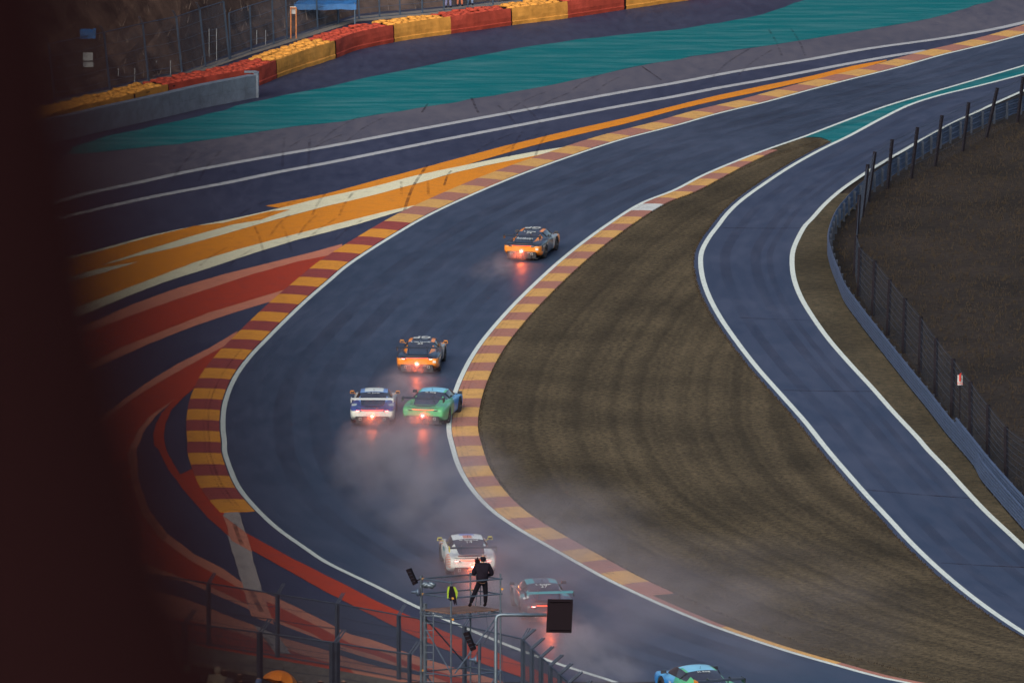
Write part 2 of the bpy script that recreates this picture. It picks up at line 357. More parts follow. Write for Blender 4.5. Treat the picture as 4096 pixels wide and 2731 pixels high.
def grass_mat(name, c1, c2, c3, stripes=False, sc=1.0):
    m = bpy.data.materials.new(name); m.use_nodes = True; t = m.node_tree; L = t.links; b = t.nodes['Principled BSDF']
    tc = t.nodes.new('ShaderNodeTexCoord')
    n = t.nodes.new('ShaderNodeTexNoise'); L.new(tc.outputs['Object'], n.inputs[0]); n.inputs['Scale'].default_value = 2.6*sc; n.inputs['Detail'].default_value = 10; n.inputs['Roughness'].default_value = .75
    cr = t.nodes.new('ShaderNodeValToRGB'); L.new(n.outputs[0], cr.inputs[0])
    cr.color_ramp.elements[0].position = .38; cr.color_ramp.elements[0].color = (*c1, 1); cr.color_ramp.elements[1].position = .63; cr.color_ramp.elements[1].color = (*c3, 1)
    e = cr.color_ramp.elements.new(.5); e.color = (*c2, 1)
    n2 = t.nodes.new('ShaderNodeTexNoise'); L.new(tc.outputs['Object'], n2.inputs[0]); n2.inputs['Scale'].default_value = .16; n2.inputs['Detail'].default_value = 3
    r2 = t.nodes.new('ShaderNodeMapRange'); L.new(n2.outputs[0], r2.inputs[0]); r2.inputs[1].default_value = .3; r2.inputs[2].default_value = .7; r2.inputs[3].default_value = .66; r2.inputs[4].default_value = 1.3
    fac = r2.outputs[0]
    if stripes:
        sp = t.nodes.new('ShaderNodeSeparateXYZ'); L.new(tc.outputs['UV'], sp.inputs[0])
        n5 = t.nodes.new('ShaderNodeTexNoise'); L.new(tc.outputs['Object'], n5.inputs[0]); n5.inputs['Scale'].default_value = .6
        a5 = t.nodes.new('ShaderNodeMath'); a5.operation = 'MULTIPLY_ADD'; L.new(n5.outputs[0], a5.inputs[0]); a5.inputs[1].default_value = .35; L.new(sp.outputs['Y'], a5.inputs[2])
        n6 = t.nodes.new('ShaderNodeTexNoise'); n6.noise_dimensions = '1D'; L.new(a5.outputs[0], n6.inputs['W']); n6.inputs['Scale'].default_value = 1.0; n6.inputs['Detail'].default_value = 3
        r6 = t.nodes.new('ShaderNodeMapRange'); L.new(n6.outputs[0], r6.inputs[0]); r6.inputs[1].default_value = .36; r6.inputs[2].default_value = .62; r6.inputs[3].default_value = .70; r6.inputs[4].default_value = 1.12
        m6 = t.nodes.new('ShaderNodeMath'); m6.operation = 'MULTIPLY'; L.new(fac, m6.inputs[0]); L.new(r6.outputs[0], m6.inputs[1]); fac = m6.outputs[0]
    mm = t.nodes.new('ShaderNodeMix'); mm.data_type = 'RGBA'; mm.blend_type = 'MULTIPLY'; mm.inputs['Factor'].default_value = 1; L.new(cr.outputs[0], mm.inputs['A'])
    cb = t.nodes.new('ShaderNodeCombineXYZ')
    for i in range(3): L.new(fac, cb.inputs[i])
    L.new(cb.outputs[0], mm.inputs['B']); L.new(mm.outputs['Result'], b.inputs['Base Color'])
    b.inputs['Roughness'].default_value = .95; b.inputs['Specular IOR Level'].default_value = .15
    bp = t.nodes.new('ShaderNodeBump'); n4 = t.nodes.new('ShaderNodeTexNoise'); L.new(tc.outputs['Object'], n4.inputs[0]); n4.inputs['Scale'].default_value = 6; n4.inputs['Detail'].default_value = 6
    L.new(n4.outputs[0], bp.inputs['Height']); bp.inputs['Strength'].default_value = .6; bp.inputs['Distance'].default_value = .12; L.new(bp.outputs[0], b.inputs['Normal'])
    return m
M['field'] = grass_mat('rough_grass', (.015,.010,.008), (.027,.019,.015), (.038,.027,.019))
M['island'] = grass_mat('mown_grass', (.034,.025,.014), (.071,.052,.030), (.108,.079,.044), True, 1.6)
M['verge'] = grass_mat('verge_grass', (.040,.034,.022), (.066,.052,.032), (.095,.070,.042))
g = link('ground', build_ground(), M['field'], None, M_PL); g['kind'] = 'structure'

# ------------------------------------------------------------------ asphalt and paint, each sheet a few millimetres above the last
REAR_FENCE = GL(9, [(-300,1160),(110,1250),(255,1292),(775,1384),(1225,1462),(1690,1545),(2120,1622),(2627,1729)])
poly('runoff_asphalt', M['runoff'], [REAR_FENCE[0]+Vector((-40,8)), Vector((-75,60)), Vector((-40,150)), Vector((60,240)), Vector((120,230))]+[p for p in reversed(LINE_B)]+[LINE_B[0]+Vector((2,-8)), REAR_FENCE[-1]+Vector((6,-22)), REAR_FENCE[-1]+Vector((0,-1))]+[p for p in reversed(REAR_FENCE[1:-1])], .0)
A_on_B = pair(LINE_B, LINE_A)
strip('race_track', M['track'], LINE_B, A_on_B, .006, across=2)
strip('service_road', M['road'], offset(ROAD_L, .55), [p for p in offset(pair(ROAD_L, ROAD_R), 0.0)], .004) if False else None
Rm = pair(ROAD_L, ROAD_R)
strip('service_road', M['road'], [p+(p-q).normalized()*.38 for p, q in zip(ROAD_L, Rm)], [q+(q-p).normalized()*.06 for p, q in zip(ROAD_L, Rm)], .004, across=2)
# worn grey asphalt between the teal paint and the first white line, and the pale strip on the far side
L1 = GM((1,[(100,1440),(550,1310),(900,1235),(1200,1168),(1500,1110),(1900,1038)]), (2,[(0,990),(500,895),(1000,803),(1500,712),(2000,620),(2352,560)]), (3,[(400,485),(900,403),(1300,330),(1800,260),(2200,188),(2600,90)]))
L2 = GM((1,[(200,1515),(470,1450),(900,1350),(1200,1290),(1500,1235),(1900,1152)]), (2,[(0,1100),(400,1020),(800,940),(1200,863),(1600,787),(2000,712),(2352,650)]), (3,[(300,592),(600,540),(900,482),(1200,425),(1500,372),(1700,340)]))
G_TOP = GM((1,[(500,985),(700,920),(950,868),(1300,790),(1700,690),(2000,622)]), (2,[(0,590),(400,500),(900,402),(1400,310),(2000,235),(2352,200)]), (3,[(300,155),(600,100),(750,50),(890,0),(1100,-60)]))
G_BOT = GM((1,[(450,1040),(700,1022),(900,1000),(1100,980),(1300,955),(1600,910),(2000,850)]), (2,[(0,832),(500,748),(1000,665),(1500,575),(2000,470),(2352,400)]), (3,[(500,330),(900,265),(1300,200),(1700,130),(2150,0),(2400,-70)]))
L1s = smooth(L1, 1.5); L2s = smooth(L2, 1.5); GTs = smooth(G_TOP, 1.5); GBs = smooth(G_BOT, 1.5)
poly('worn_asphalt', M['oldasphalt'], GBs+[L1s[-1]]+L1s[::-1], .004, .15)
poly('teal_run_off_paint', M['green'], GTs+GBs[::-1], .008, .35)
line('white_line', M['oldwhite'], L1s, .60, .012)
line('white_line', M['oldwhite'], L2s, .60, .012)
line('white_line', M['white'], LINE_A, .21, .012, .03)
line('white_line', M['white'], LINE_B, .21, .012, .0)
line('white_line', M['white'], ROAD_L, .24, .010)
line('white_line', M['white'], ROAD_R, .24, .010)

# yellow and cream bands
Y_TOP = GM((2,[(-400,1385),(0,1305),(300,1225),(600,1145),(900,1065),(1200,985),(1600,888),(2000,798),(2352,712)]), (3,[(300,642),(600,578),(900,518),(1200,445),(1430,404)]))
Y_BOT = GM((3,[(1430,410),(1200,480),(900,545),(600,612),(300,675),(0,745)]), (2,[(2000,838),(1600,930),(1200,1035),(900,1125),(600,1210),(300,1290),(-300,1400)]))
poly('yellow_band', M['yellow'], smooth(Y_TOP, 1.5)+smooth(Y_BOT, 1.5), .012, .05)
CU_TOP = GM((8,[(150,290),(430,222),(700,155),(1000,75),(1350,0)]), (1,[(1500,1485),(1750,1430),(1950,1385),(2184,1325)]), (2,[(300,1262),(600,1185),(900,1120),(1200,1060),(1400,1022),(1640,985)]))
CU_BOT = GM((2,[(1640,989),(1430,1045),(1200,1090),(900,1155),(600,1240),(300,1320),(0,1390)]), (8,[(1720,2),(1450,80),(1150,160),(900,215),(780,250),(430,322),(150,395)]))
poly('cream_band', M['cream'], smooth(CU_TOP, 1.5)+smooth(CU_BOT, 1.5), .016, .05)
YW = GM((1,[(1950,1410),(1800,1425),(1500,1500)]), (8,[(1310,8),(1000,85),(700,170),(420,240),(150,305)]), (8,[(150,400),(420,335),(640,285),(950,182),(1250,88),(1560,0)]), (1,[(1750,1480)]))
poly('yellow_wedge', M['yellow'], YW, .020, .03)
KO = offset(LINE_A, -.2)
YM = GM((2,[(1640,990),(1430,1045),(1200,1090),(900,1155),(600,1240),(300,1320),(0,1390)]), (8,[(1720,2),(1450,80),(1150,160),(900,215),(780,250),(560,300),(430,330),(150,405)]), (8,[(150,720),(430,600),(510,560),(700,487),(1000,372),(1300,257),(1600,167),(1900,87),(2184,13)]), (2,[(200,1475),(400,1427),(660,1368),(900,1340),(1250,1190),(1640,1030)]))
poly('yellow_area', M['yellow'], YM, .012, .03)
CW = GM((8,[(930,248),(650,298),(440,362),(200,430),(200,470),(420,398),(700,322)]))
poly('cream_wedge', M['cream'], CW, .020, .03)
CL = GM((2,[(700,1360),(400,1425),(200,1475),(0,1525)]), (8,[(1900,85),(1600,165),(1300,255),(1000,370),(700,485),(430,590),(150,710)]), (8,[(150,800),(430,660),(520,622),(800,502),(1100,387),(1400,292),(1700,192),(2000,100)]), (2,[(0,1567),(200,1515),(480,1430),(720,1366)]))
poly('cream_band', M['cream'], CL, .016, .04)
# red bands
RB = GM((8,[(2300,128),(2100,183),(1800,258),(1500,333),(1200,420),(900,530),(600,660),(400,760),(150,890)]), (8,[(150,1200),(400,1060),(620,968),(800,888),(1000,800),(1300,680),(1600,580),(1840,508),(2000,430),(2300,190)]))
poly('pale_red_band', M['pink'], RB, .008, .05)
RR = GM((8,[(2210,205),(2000,247),(1700,330),(1400,430),(1100,530),(800,640),(400,790),(150,920)]), (8,[(150,1140),(400,1010),(620,925),(800,830),(1100,710),(1400,590),(1700,500),(1930,430),(2150,280)]))
poly('red_area', M['red'], RR, .012, .05)
RC = GM((8,[(1600,712),(1400,830),(1200,930),(1000,1050),(850,1160),(700,1270),(500,1430)]), (7,[(500,0),(700,400),(860,640)]),
        (7,[(1130,600)]), (7,[(1000,400),(925,200),(915,0)]), (8,[(930,1480),(960,1400),(1040,1290),(1150,1190),(1280,1090),(1400,950),(1580,760)]))
poly('pale_red_band', M['pink'], RC, .008, .04)
RD = GM((8,[(1530,800),(1350,900),(1150,1010),(950,1130),(800,1235),(600,1390)]), (7,[(600,0),(760,380),(930,650)]),
        (7,[(950,430),(875,200),(860,0)]), (8,[(880,1480),(930,1380),(1000,1290),(1140,1192),(1280,1090),(1400,950),(1530,820)]))
poly('red_area', M['red'], RD, .012, .04)
RE = GM((8,[(1400,960),(1290,1110),(1230,1160),(1150,1245),(1112,1330),(1100,1400),(1110,1480)]), (7,[(1115,0),(1160,90),(1215,170),(1290,130),(1400,250),(1520,400),(1500,445),(1650,558),(1900,698),(2100,800),(2352,925)]), (6,[(350,1020),(620,1140),(900,1262),(1150,1360),(1330,1440),(1700,1600)]),
        (6,[(1600,1700),(1320,1530),(950,1400),(700,1300),(500,1205),(250,1080),(0,952)]), (7,[(2100,905),(1900,792),(1700,682),(1550,592),(1400,460),(1250,292),(1130,130),(1062,0)]), (8,[(1035,1480),(1030,1400),(1050,1330),(1090,1262),(1150,1190)]))
poly('red_band', M['red'], RE, .016, .04)
# bands in the foreground, under the catch fence
P1 = GM((7,[(700,-60),(920,0),(930,200),(1000,400),(1120,560),(1300,698),(1500,800),(1640,900),(1850,990),(2100,1110),(2352,1240)]), (6,[(300,1272),(640,1397),(1000,1500),(1330,1600)]),
        (6,[(1330,1760),(0,1560)]), (7,[(2352,1600),(1900,1400),(1200,1290),(700,1220),(500,1000),(500,300)]))
poly('pale_red_band', M['pink'], P1, .008, .05)
P2 = GM((7,[(860,60),(885,220),(950,430),(1080,600),(1280,745),(1500,868),(1640,955),(1850,1045),(2100,1170),(2352,1300)]), (6,[(300,1330),(640,1455),(1000,1560)]),
        (6,[(900,1590),(640,1490),(300,1370),(0,1290)]), (7,[(2100,1235),(1850,1140),(1600,1010),(1430,930),(1200,850),(900,740),(600,600),(600,100)]))
poly('red_area', M['red'], P2, .012, .04)
P3 = GM((7,[(700,780),(1100,860),(1250,890),(1430,968),(1700,1085),(1900,1180),(2150,1275),(2352,1352)]), (6,[(0,1310),(250,1390),(500,1460),(700,1510)]),
        (6,[(700,1530),(500,1490),(250,1430),(0,1350)]), (7,[(2352,1400),(2150,1335),(1900,1265),(1700,1175),(1560,1130),(1400,1060),(1200,990),(900,910)]))
poly('dark_gap', M['runoff'], P3, .016, .04)
P4 = GM((7,[(900,1090),(1300,1150),(1600,1230),(1900,1330),(2100,1400),(2352,1470)]), (6,[(200,1510),(500,1590)]), (6,[(500,1700),(0,1620)]), (7,[(2352,1560),(1900,1420),(1400,1330),(900,1260)]))
poly('red_area', M['red'], P4, .012, .04)
# pale concrete strip that runs off the end of the kerb
SG = GM((7,[(1488,405),(1530,580),(1620,880),(1700,1165),(1850,1370),(1950,1370),(1860,1240),(1830,1160),(1760,940),(1685,680),(1642,530),(1600,405)]))
poly('concrete_strip', M['grey'], SG, .014, .05)
SGR = GM((7,[(1520,500),(1548,605),(1570,620),(1695,690),(1680,640),(1655,560),(1500,450)]))
poly('pale_red_patch', M['pink'], SGR, .021, .03)
SGP = GM((7,[(1635,930),(1690,1120),(1840,1175),(1800,1060),(1765,955)]))
poly('pale_red_patch', M['pink'], SGP, .021, .03)
# teal wedge between the track and the service road, grass island, verge
iB = nearest(LINE_B, GP(*S(3,880,922))); iR = nearest(ROAD_L, GP(*S(3,1070,962)))
poly('teal_wedge', M['green'], offset(LINE_B, .1)[iB:]+offset(ROAD_L, -.1)[iR:][::-1]+GL(3,[(1030,940),(985,925),(930,922)]), .009, .0)
endB = GP(*S(3,880,930))
bb = [p for i, p in enumerate(offset(LINE_B, .12)) if i <= iB]
rl = offset(ROAD_L, -.34)
rr_ = pair(bb, rl)
strip('grass_island', M['island'], bb, rr_, .007, across=3)
# the island's rounded tip
poly('grass_island_tip', M['island'], [bb[-1], bb[-4]]+[rr_[-4], rl[min(len(rl)-1, iR)]]+GL(3,[(1030,945),(985,929),(930,925)]), .0085, .05)
TIPFIX = 1

# rubber marks
def marks(k, pts, wd, h=.024):
    line('tyre_mark', M['tyre_mark'], smooth(GL(k, pts), 1.0), wd, h)
marks(2, [(520,1490),(545,1380),(590,1260),(660,1150),(690,1110)], .16)
marks(2, [(800,1250),(830,1170),(850,1150)], .12)
marks(2, [(985,660),(1010,720),(1030,760)], .14)
marks(2, [(650,760),(690,700)], .12)
marks(2, [(2130,450),(2260,540)], .12)
marks(7, [(1575,500),(1600,580),(1625,640)], .16)
marks(7, [(1690,950),(1720,1020),(1760,1090)], .18)
marks(7, [(1780,1260),(1830,1340)], .2)
rk = random.Random(21)
for _ in range(26):                                  # faint crossing skid marks over the run-off
    x = rk.uniform(350, 2000); y = 560-(x-350)*.22+rk.uniform(-160, 130); dx = rk.uniform(-40, 90); dy = rk.uniform(25, 70)
    P = [GP(x*4096/2352, y*4096/2352), GP((x+dx*.4)*4096/2352, (y-dy*.5)*4096/2352), GP((x+dx)*4096/2352, (y-dy)*4096/2352)]
    ok_ = True
    for p in P:
        i_ = nearest(LINE_A, p); t_ = (LINE_A[min(i_+1, len(LINE_A)-1)]-LINE_A[max(i_-1, 0)]).normalized()
        if (p-LINE_A[i_]).dot(Vector((t_.y, -t_.x))) > -2.5: ok_ = False
    if not ok_: continue
    for off_ in (0, 1.4): line('tyre_mark', M['tyre_mark_faint'], smooth(P, 1.0), .14, .026, off_)
for off_, wd_ in ((-4.2,.9),(-2.6,.8),(-6.6,1.0),(-8.2,.7)):   # darker rubbered lines on the race line
    Q = offset(LINE_A, -off_); line('tyre_mark', M['rubbered'], [p for i, p in enumerate(Q) if 4 < i < len(Q)-4], wd_, .0095)

# ------------------------------------------------------------------ kerbs: every painted block is a piece of its own
def kerb(name, base, side, wd, L, mats, prof, s0, s1, h0=.008, first=0):
    """blocks laid along the line base, on its left (side -1) or right (+1)"""
    root = empty(name, mw=M_PL); root['kind'] = 'structure'
    P = resample(base, .25); N = normals(P); n = len(P); per = int(round(L/.25)); i = int(s0/.25); k = first
    while i < min(n-2, int(s1/.25)):
        j = min(i+per, n-1); V = []; F = []
        wk = wd(i*.25) if callable(wd) else wd
        cols = range(i, j+1)
        for c_ in cols:
            q = P[c_]; nn = N[c_]*side
            if c_ == i: q = q+(P[c_+1]-P[c_])*.04
            if c_ == j: q = q-(P[c_]-P[c_-1])*.04
            wv = wd(c_*.25) if callable(wd) else wd
            for t_, z_ in prof: p = q+nn*(.13+t_*wv); V.append((p.x, p.y, h0+z_+(.010 if c_ % 2 and .1 < t_ < 1 else 0)))
        m = len(prof)
        for a in range(len(cols)-1):
            for b in range(m-1):
                F.append((a*m+b, a*m+b+1, (a+1)*m+b+1, (a+1)*m+b))
        F.append(tuple(range(m))); F.append(tuple(range((len(cols)-1)*m, len(cols)*m))[::-1])
        me = bpy.data.meshes.new('kerb_block'); me.from_pydata(V, [], F); me.update()
        if me.polygons[0].normal.z < 0: me.flip_normals()
        mt = mats(k, i*.25); link('kerb_block', me, mt, root); i = j; k += 1
    return root
KP = [(0,-.02),(0,.012),(.25,.03),(.55,.045),(.85,.05),(1.0,.045),(1.0,-.03)]
LA = resample(LINE_A, .25)
def arclen(base, p): return nearest(resample(base, .25), p)*.25
sA0 = arclen(LINE_A, GP(*S(7,1720,412))); sA1 = arclen(LINE_A, GP(*S(3,2500,180)))
kerb('kerb_outside', LINE_A, -1, lambda s: 1.42, 2.52, lambda k, s: M[('kerb_yellow' if k % 2 == 0 else 'kerb_red')+('' if s-sA0 < 75 else '_worn')], KP, sA0, sA1)  # blocks higher up the hill get paler paint, haze put into the colour
sB0 = arclen(LINE_B, GP(*S(6,2130,985))); sB1 = arclen(LINE_B, GP(*S(3,520,1040)))
white_at = arclen(LINE_B, GP(*S(2,2120,1395)))
nB = int((sB1-sB0)/2.28)
kerb('kerb_inside', LINE_B, 1, lambda s: 1.12 if s < sB1-8 else max(.55, 1.12-(s-(sB1-8))*.06), (sB1-sB0)/nB, lambda k, s: M['kerb_white'] if abs(s+1.1-white_at) < 1.3 else M[('kerb_yellow' if k % 2 else 'kerb_red')+'_worn'], KP, sB0, sB1)
# thin sliver of kerb that carries on down the inside
sC1 = sB0-.3
kerb('kerb_inside_low', LINE_B, 1, .26, 7.5, lambda k, s: M['kerb_yellow_worn' if k % 2 else 'kerb_red_worn'], [(0,-.02),(0,.0),(.5,.015),(1,.01),(1,-.02)], 3, sC1)
# rubbered groove worn into the outside kerb
line('tyre_mark', M['tyre_mark'], [p for i, p in enumerate(offset(LA, -.62)) if sA0/.25+2 < i < sA0/.25+150], .10, .0485)
line('tyre_mark', M['tyre_mark'], [p for i, p in enumerate(offset(LA, -.80)) if sA0/.25+2 < i < sA0/.25+110], .06, .054)

LBs = resample(LINE_B, .25)
for off_ in (.32, .55): line('tyre_mark', M['tyre_mark_faint'], [p for i, p in enumerate(offset(LBs, off_)) if sB0/.25+4 < i < sB1/.25-20], .07, .050)

# transverse joints in the service road and the track
for k_, x0, y0, x1, y1 in ((4,440,622,915,640),(4,735,1110,1345,1118),(5,1290,270,2030,330),(5,1790,760,2352,790),(4,330,20,860,22)):
    line('road_joint', M['tyre_mark'], [GP(*S(k_,x0,y0)), GP(*S(k_,(x0+x1)/2,(y0+y1)/2+3)), GP(*S(k_,x1,y1))], .16, .0075)
for off_, wd_ in ((1.2,.5),(2.7,.5),(3.4,.3)):
    line('tyre_mark', M['rubbered'], offset(ROAD_L, off_), wd_, .0078)
# ------------------------------------------------------------------ hillside, barriers, walls, fences
M['rock'] = mat('brown_rocky_bank', (.030,.022,.022), .95, spec=.1, col2=(.16,.10,.078), vscale=.8, bump=.8, bscale=2.5, stretch=(1,1,.35))
M['twig'] = mat('dead_stalks', (.20,.15,.13), .9, var=.4)
M['steel'] = mat('galvanised_steel', (.15,.19,.24), .45, .6, var=.25, vscale=4)
M['dksteel'] = mat('dull_grey_steel', (.050,.062,.095), .55, .5, var=.3)
M['farsteel'] = mat('pale_fence_steel', (.10,.14,.21), .5, .5, var=.2)
M['wire'] = mat('fence_wire', (.04,.05,.075), .6, .4)
M['concrete'] = mat('blue_grey_concrete', (.15,.18,.24), .85, var=.3, vscale=1.5, bump=.25, bscale=8)
M['darkpost'] = mat('dark_timber_post', (.018,.015,.021), .95, spec=.1, var=.35, vscale=6, bump=.3)
M['belt_yellow'] = mat('yellow_rubber_belt', (.66,.29,.06), .8, spec=.12, var=.35, vscale=1.3, bump=.3, bscale=3)
M['belt_red'] = mat('red_rubber_belt', (.40,.060,.038), .8, spec=.12, var=.3, vscale=1.3, bump=.3, bscale=3)
M['gravel'] = mat('beige_gravel', (.20,.17,.15), .95, var=.3, vscale=8)
M['rail'] = mat('blue_grey_guard_rail', (.085,.12,.21), .45, .5, var=.3, vscale=3)
M['black'] = mat('matt_black', (.010,.006,.009), .9, spec=.1)
M['bluesheet'] = mat('blue_tarpaulin', (.02,.12,.34), .6, var=.3)
M['board'] = mat('white_board', (.42,.43,.46), .6, var=.25)
M['orange'] = mat('orange_paint', (.50,.16,.04), .6, var=.2)

def hillside():
    V = []; F = []; us = [-80+i*1.1 for i in range(150)]; K = 46
    for u in us:
        for j in range(K):
            d = 1.6+j*.55*(1+j*.035); h = max(0, d-2.2)*.78
            nz = noise.noise((u*.16, d*.07, 3)); n2 = noise.noise((u*.8, d*.3, 5)); n3 = noise.noise((u*2.6, d*1.1, 8))
            h += (nz*2.3+n2*.75+n3*.3)*min(1, d/5)
            V.append((u, fence_v(u)+d+n2*.3, h-.05))
    for i in range(len(us)-1):
        for j in range(K-1): F.append((i*K+j, (i+1)*K+j, (i+1)*K+j+1, i*K+j+1))
    me = bpy.data.meshes.new('hillside'); me.from_pydata(V, [], F); me.update()
    o = link('hillside', me, M['rock'], None, M_PL); o['kind'] = 'structure'
    b = MB(); rnd = random.Random(3)
    for _ in range(9000):
        k = rnd.randrange(len(V)-K); p = Vector(V[k])+Vector((rnd.uniform(-.5,.5), rnd.uniform(-.3,.3), 0))
        if p.z < .5 and rnd.random() < .5: continue
        L_ = rnd.uniform(.2,.95); d = Vector((rnd.uniform(-.5,.5), rnd.uniform(-.5,.0), 1)).normalized()*L_; s_ = Vector((rnd.uniform(.012,.035), 0, .01))
        b.add([p-s_, p+s_, p+d], [(0,1,2)])
    o = b.build('dead_scrub', M['twig'], None, mw=M_PL); o['kind'] = 'stuff'
hillside()
gs = strip('gravel_strip', M['gravel'], [p+Vector((0,-1.4)) for p in FENCE_BASE_L], [p+Vector((0,1.2)) for p in FENCE_BASE_L], .03)

# ---- tyre barrier: one painted stack block per thing
def tyre_mesh():
    b = MB(); R0, r0 = .22, .085; n, m = 14, 6
    V = []; F = []
    for i in range(n):
        a = 2*math.pi*i/n
        for j in range(m):
            t = 2*math.pi*j/m; V.append(((R0+r0*math.cos(t))*math.cos(a), (R0+r0*math.cos(t))*math.sin(a), r0*.9*math.sin(t)))
    for i in range(n):
        for j in range(m): F.append((i*m+j, ((i+1) % n)*m+j, ((i+1) % n)*m+(j+1) % m, i*m+(j+1) % m))
    b.add(V, F); return b
TY = {c: tyre_mesh().mesh('tyre', True) for c in ('red','yellow')}
TY['red'].materials.append(M['belt_red']); TY['yellow'].materials.append(M['belt_yellow'])
BAR = smooth(GM((1,[(240,935),(450,862),(770,790),(1140,690),(1500,620),(1735,575),(1860,525),(2045,460),(2240,398)]), (2,[(200,342),(465,285),(650,255),(840,230),(1250,172),(1620,125),(2020,65),(2352,15),(2700,-30),(3100,-85)])), .5)
BR = resample(BAR, .1)
def at_img(k, x, y): return nearest(BR, GP(*S(k, x, y)))
cuts = [0, at_img(1,800,745), at_img(1,1145,692), at_img(1,1860,527), at_img(1,2243,397), at_img(2,58,392), at_img(2,466,285), at_img(2,840,230), at_img(2,1255,172), at_img(2,1625,124), at_img(2,2022,65), at_img(2,2440,5), len(BR)-1]
BCOL = ['yellow','red','red','yellow','yellow','red','yellow','red','yellow','red','yellow','red']
BCOL = ['red','yellow','red','yellow',None,'red','yellow','red','yellow','red','yellow','red']
cuts.remove(cuts[4]); BCOL = ['yellow','yellow','red','yellow','red','yellow','red','yellow','red','yellow','red']
BLAB = ['yellow topped tyre stack furthest left, fading behind the dark pillar', 'yellow tyre stack showing above the left part of the grey wall', 'long red tyre stack behind the right end of the grey wall', 'yellow tyre block next right of the grey wall end', 'red tyre block below the blue canopy edge',
        'yellow tyre block with dented lower right corner', 'red tyre block below the orange clad marshal', 'yellow tyre block first right of the marshals', 'red tyre block second right of the marshals', 'yellow tyre block near the top centre of the picture', 'last red tyre block at the top edge']
rnd = random.Random(11)
BW = 1.85; BH = 1.06
for bi in range(len(BCOL)):
    i0, i1 = cuts[bi]+0, cuts[bi+1]
    pts = [BR[i].copy() for i in range(i0, i1+1, 3)]
    if len(pts) < 3: continue
    c = BCOL[bi]; mid = pts[len(pts)//2]
    root = empty('tyre_barrier_block', mw=M_PL @ Matrix.Translation((mid.x, mid.y, 0)))
    tag(root, BLAB[bi], 'tyre barrier', 'painted tyre barrier blocks along the run off')
    N = normals(pts); m_ = M['belt_'+c]
    # face belt: a bulging rubber sheet with a fold near the foot
    V = []; F = []; rows = [0,.12,.22,.26,.5,.8,1.0,1.06]
    for a, p in enumerate(pts):
        e = min(1, (min(a, len(pts)-1-a))/2.0)
        for zi, z in enumerate(rows):
            bul = .05*math.sin(z*3)+(.05 if z < .24 else 0)+noise.noise((p.x*.8, p.y*.8, z*1.5))*.07*e
            q = p+N[a]*bul-mid; V.append((q.x, q.y, z))
        q = p-N[a]*.12-mid; V.append((q.x, q.y, 1.05))
    k = len(rows)+1
    for a in range(len(pts)-1):
        for z in range(k-1): F.append((a*k+z, (a+1)*k+z, (a+1)*k+z+1, a*k+z+1))
    me = bpy.data.meshes.new('face_belt'); me.from_pydata(V, [], F); me.update(); link('face_belt', me, m_, root)
    # core behind the belt, coloured dark as painted shade in the tyre gaps
    V = []
    for a, p in enumerate(pts):
        for t_, z_ in ((-.02,0),(-.02,.92),(-BW,.92),(-BW,0)):
            q = p+N[a]*t_-mid; V.append((q.x, q.y, z_))
    F = [(a*4+b, a*4+(b+1) % 4, (a+1)*4+(b+1) % 4, (a+1)*4+b) for a in range(len(pts)-1) for b in range(4)]+[(0,1,2,3), tuple(len(V)-4+b for b in (3,2,1,0))]
    me = bpy.data.meshes.new('tyre_core'); me.from_pydata(V, [], F); me.update(); link('tyre_core', me, M['darkpost'], root)
    L_ = sum((b_-a_).length for a_, b_ in zip(pts, pts[1:])); nn = max(1, int(L_/.62))
    for r in range(3):
        for q_ in range(nn):
            s_ = (q_+.5+(.5 if r == 1 else 0))/(nn+.5)*(len(pts)-1); ia = min(len(pts)-2, int(s_)); p = pts[ia].lerp(pts[ia+1], s_-ia)-N[ia]*(.38+r*.6)-mid
            o = bpy.data.objects.new('tyre', TY[c]); COL.objects.link(o); o.parent = root
            o.location = (p.x+rnd.uniform(-.05,.05), p.y+rnd.uniform(-.05,.05), 1.0+rnd.uniform(-.03,.07)); o.rotation_euler = (rnd.uniform(-.12,.12), rnd.uniform(-.12,.12), 0); s3 = rnd.uniform(.88,1.08); o.scale = (s3, s3, 1.2)

# ---- grey concrete wall, panel by panel
WALL = resample(smooth(GL(1, [(100,1010),(450,940),(700,882),(1100,792),(1400,722),(1733,657)]), .5), .05)
wroot = empty('concrete_wall', mw=M_PL); tag(wroot, 'blue grey concrete block wall in front of the red and yellow tyre stacks', 'wall')
pl = 1.15; per = int(pl/.05); k = 0
for i in range(len(WALL)-1, per, -per):
    a, b_ = WALL[i-per], WALL[i]; d = (b_-a); L_ = d.length; t = d.normalized(); nn = Vector((-t.y, t.x))
    R3 = Matrix(((t.x, nn.x, 0),(t.y, nn.y, 0),(0,0,1)))
    for row in range(2):
        c_ = (a+b_)/2+nn*.3
        b = MB().box((c_.x, c_.y, .325+row*.655), (L_-.02, .55-row*.004+noise.noise((k,row,0))*.02, .645), R3)
        b.build('concrete_block', M['concrete'], wroot)
    k += 1
e_ = WALL[-1]; b = MB().box((e_.x-.1, e_.y+.45, .69), (.28, 1.1, 1.38)); b.box((e_.x-.45, e_.y+.9, 1.36), (.7, .3, .1)); b.build('end_post', M['concrete'], wroot)

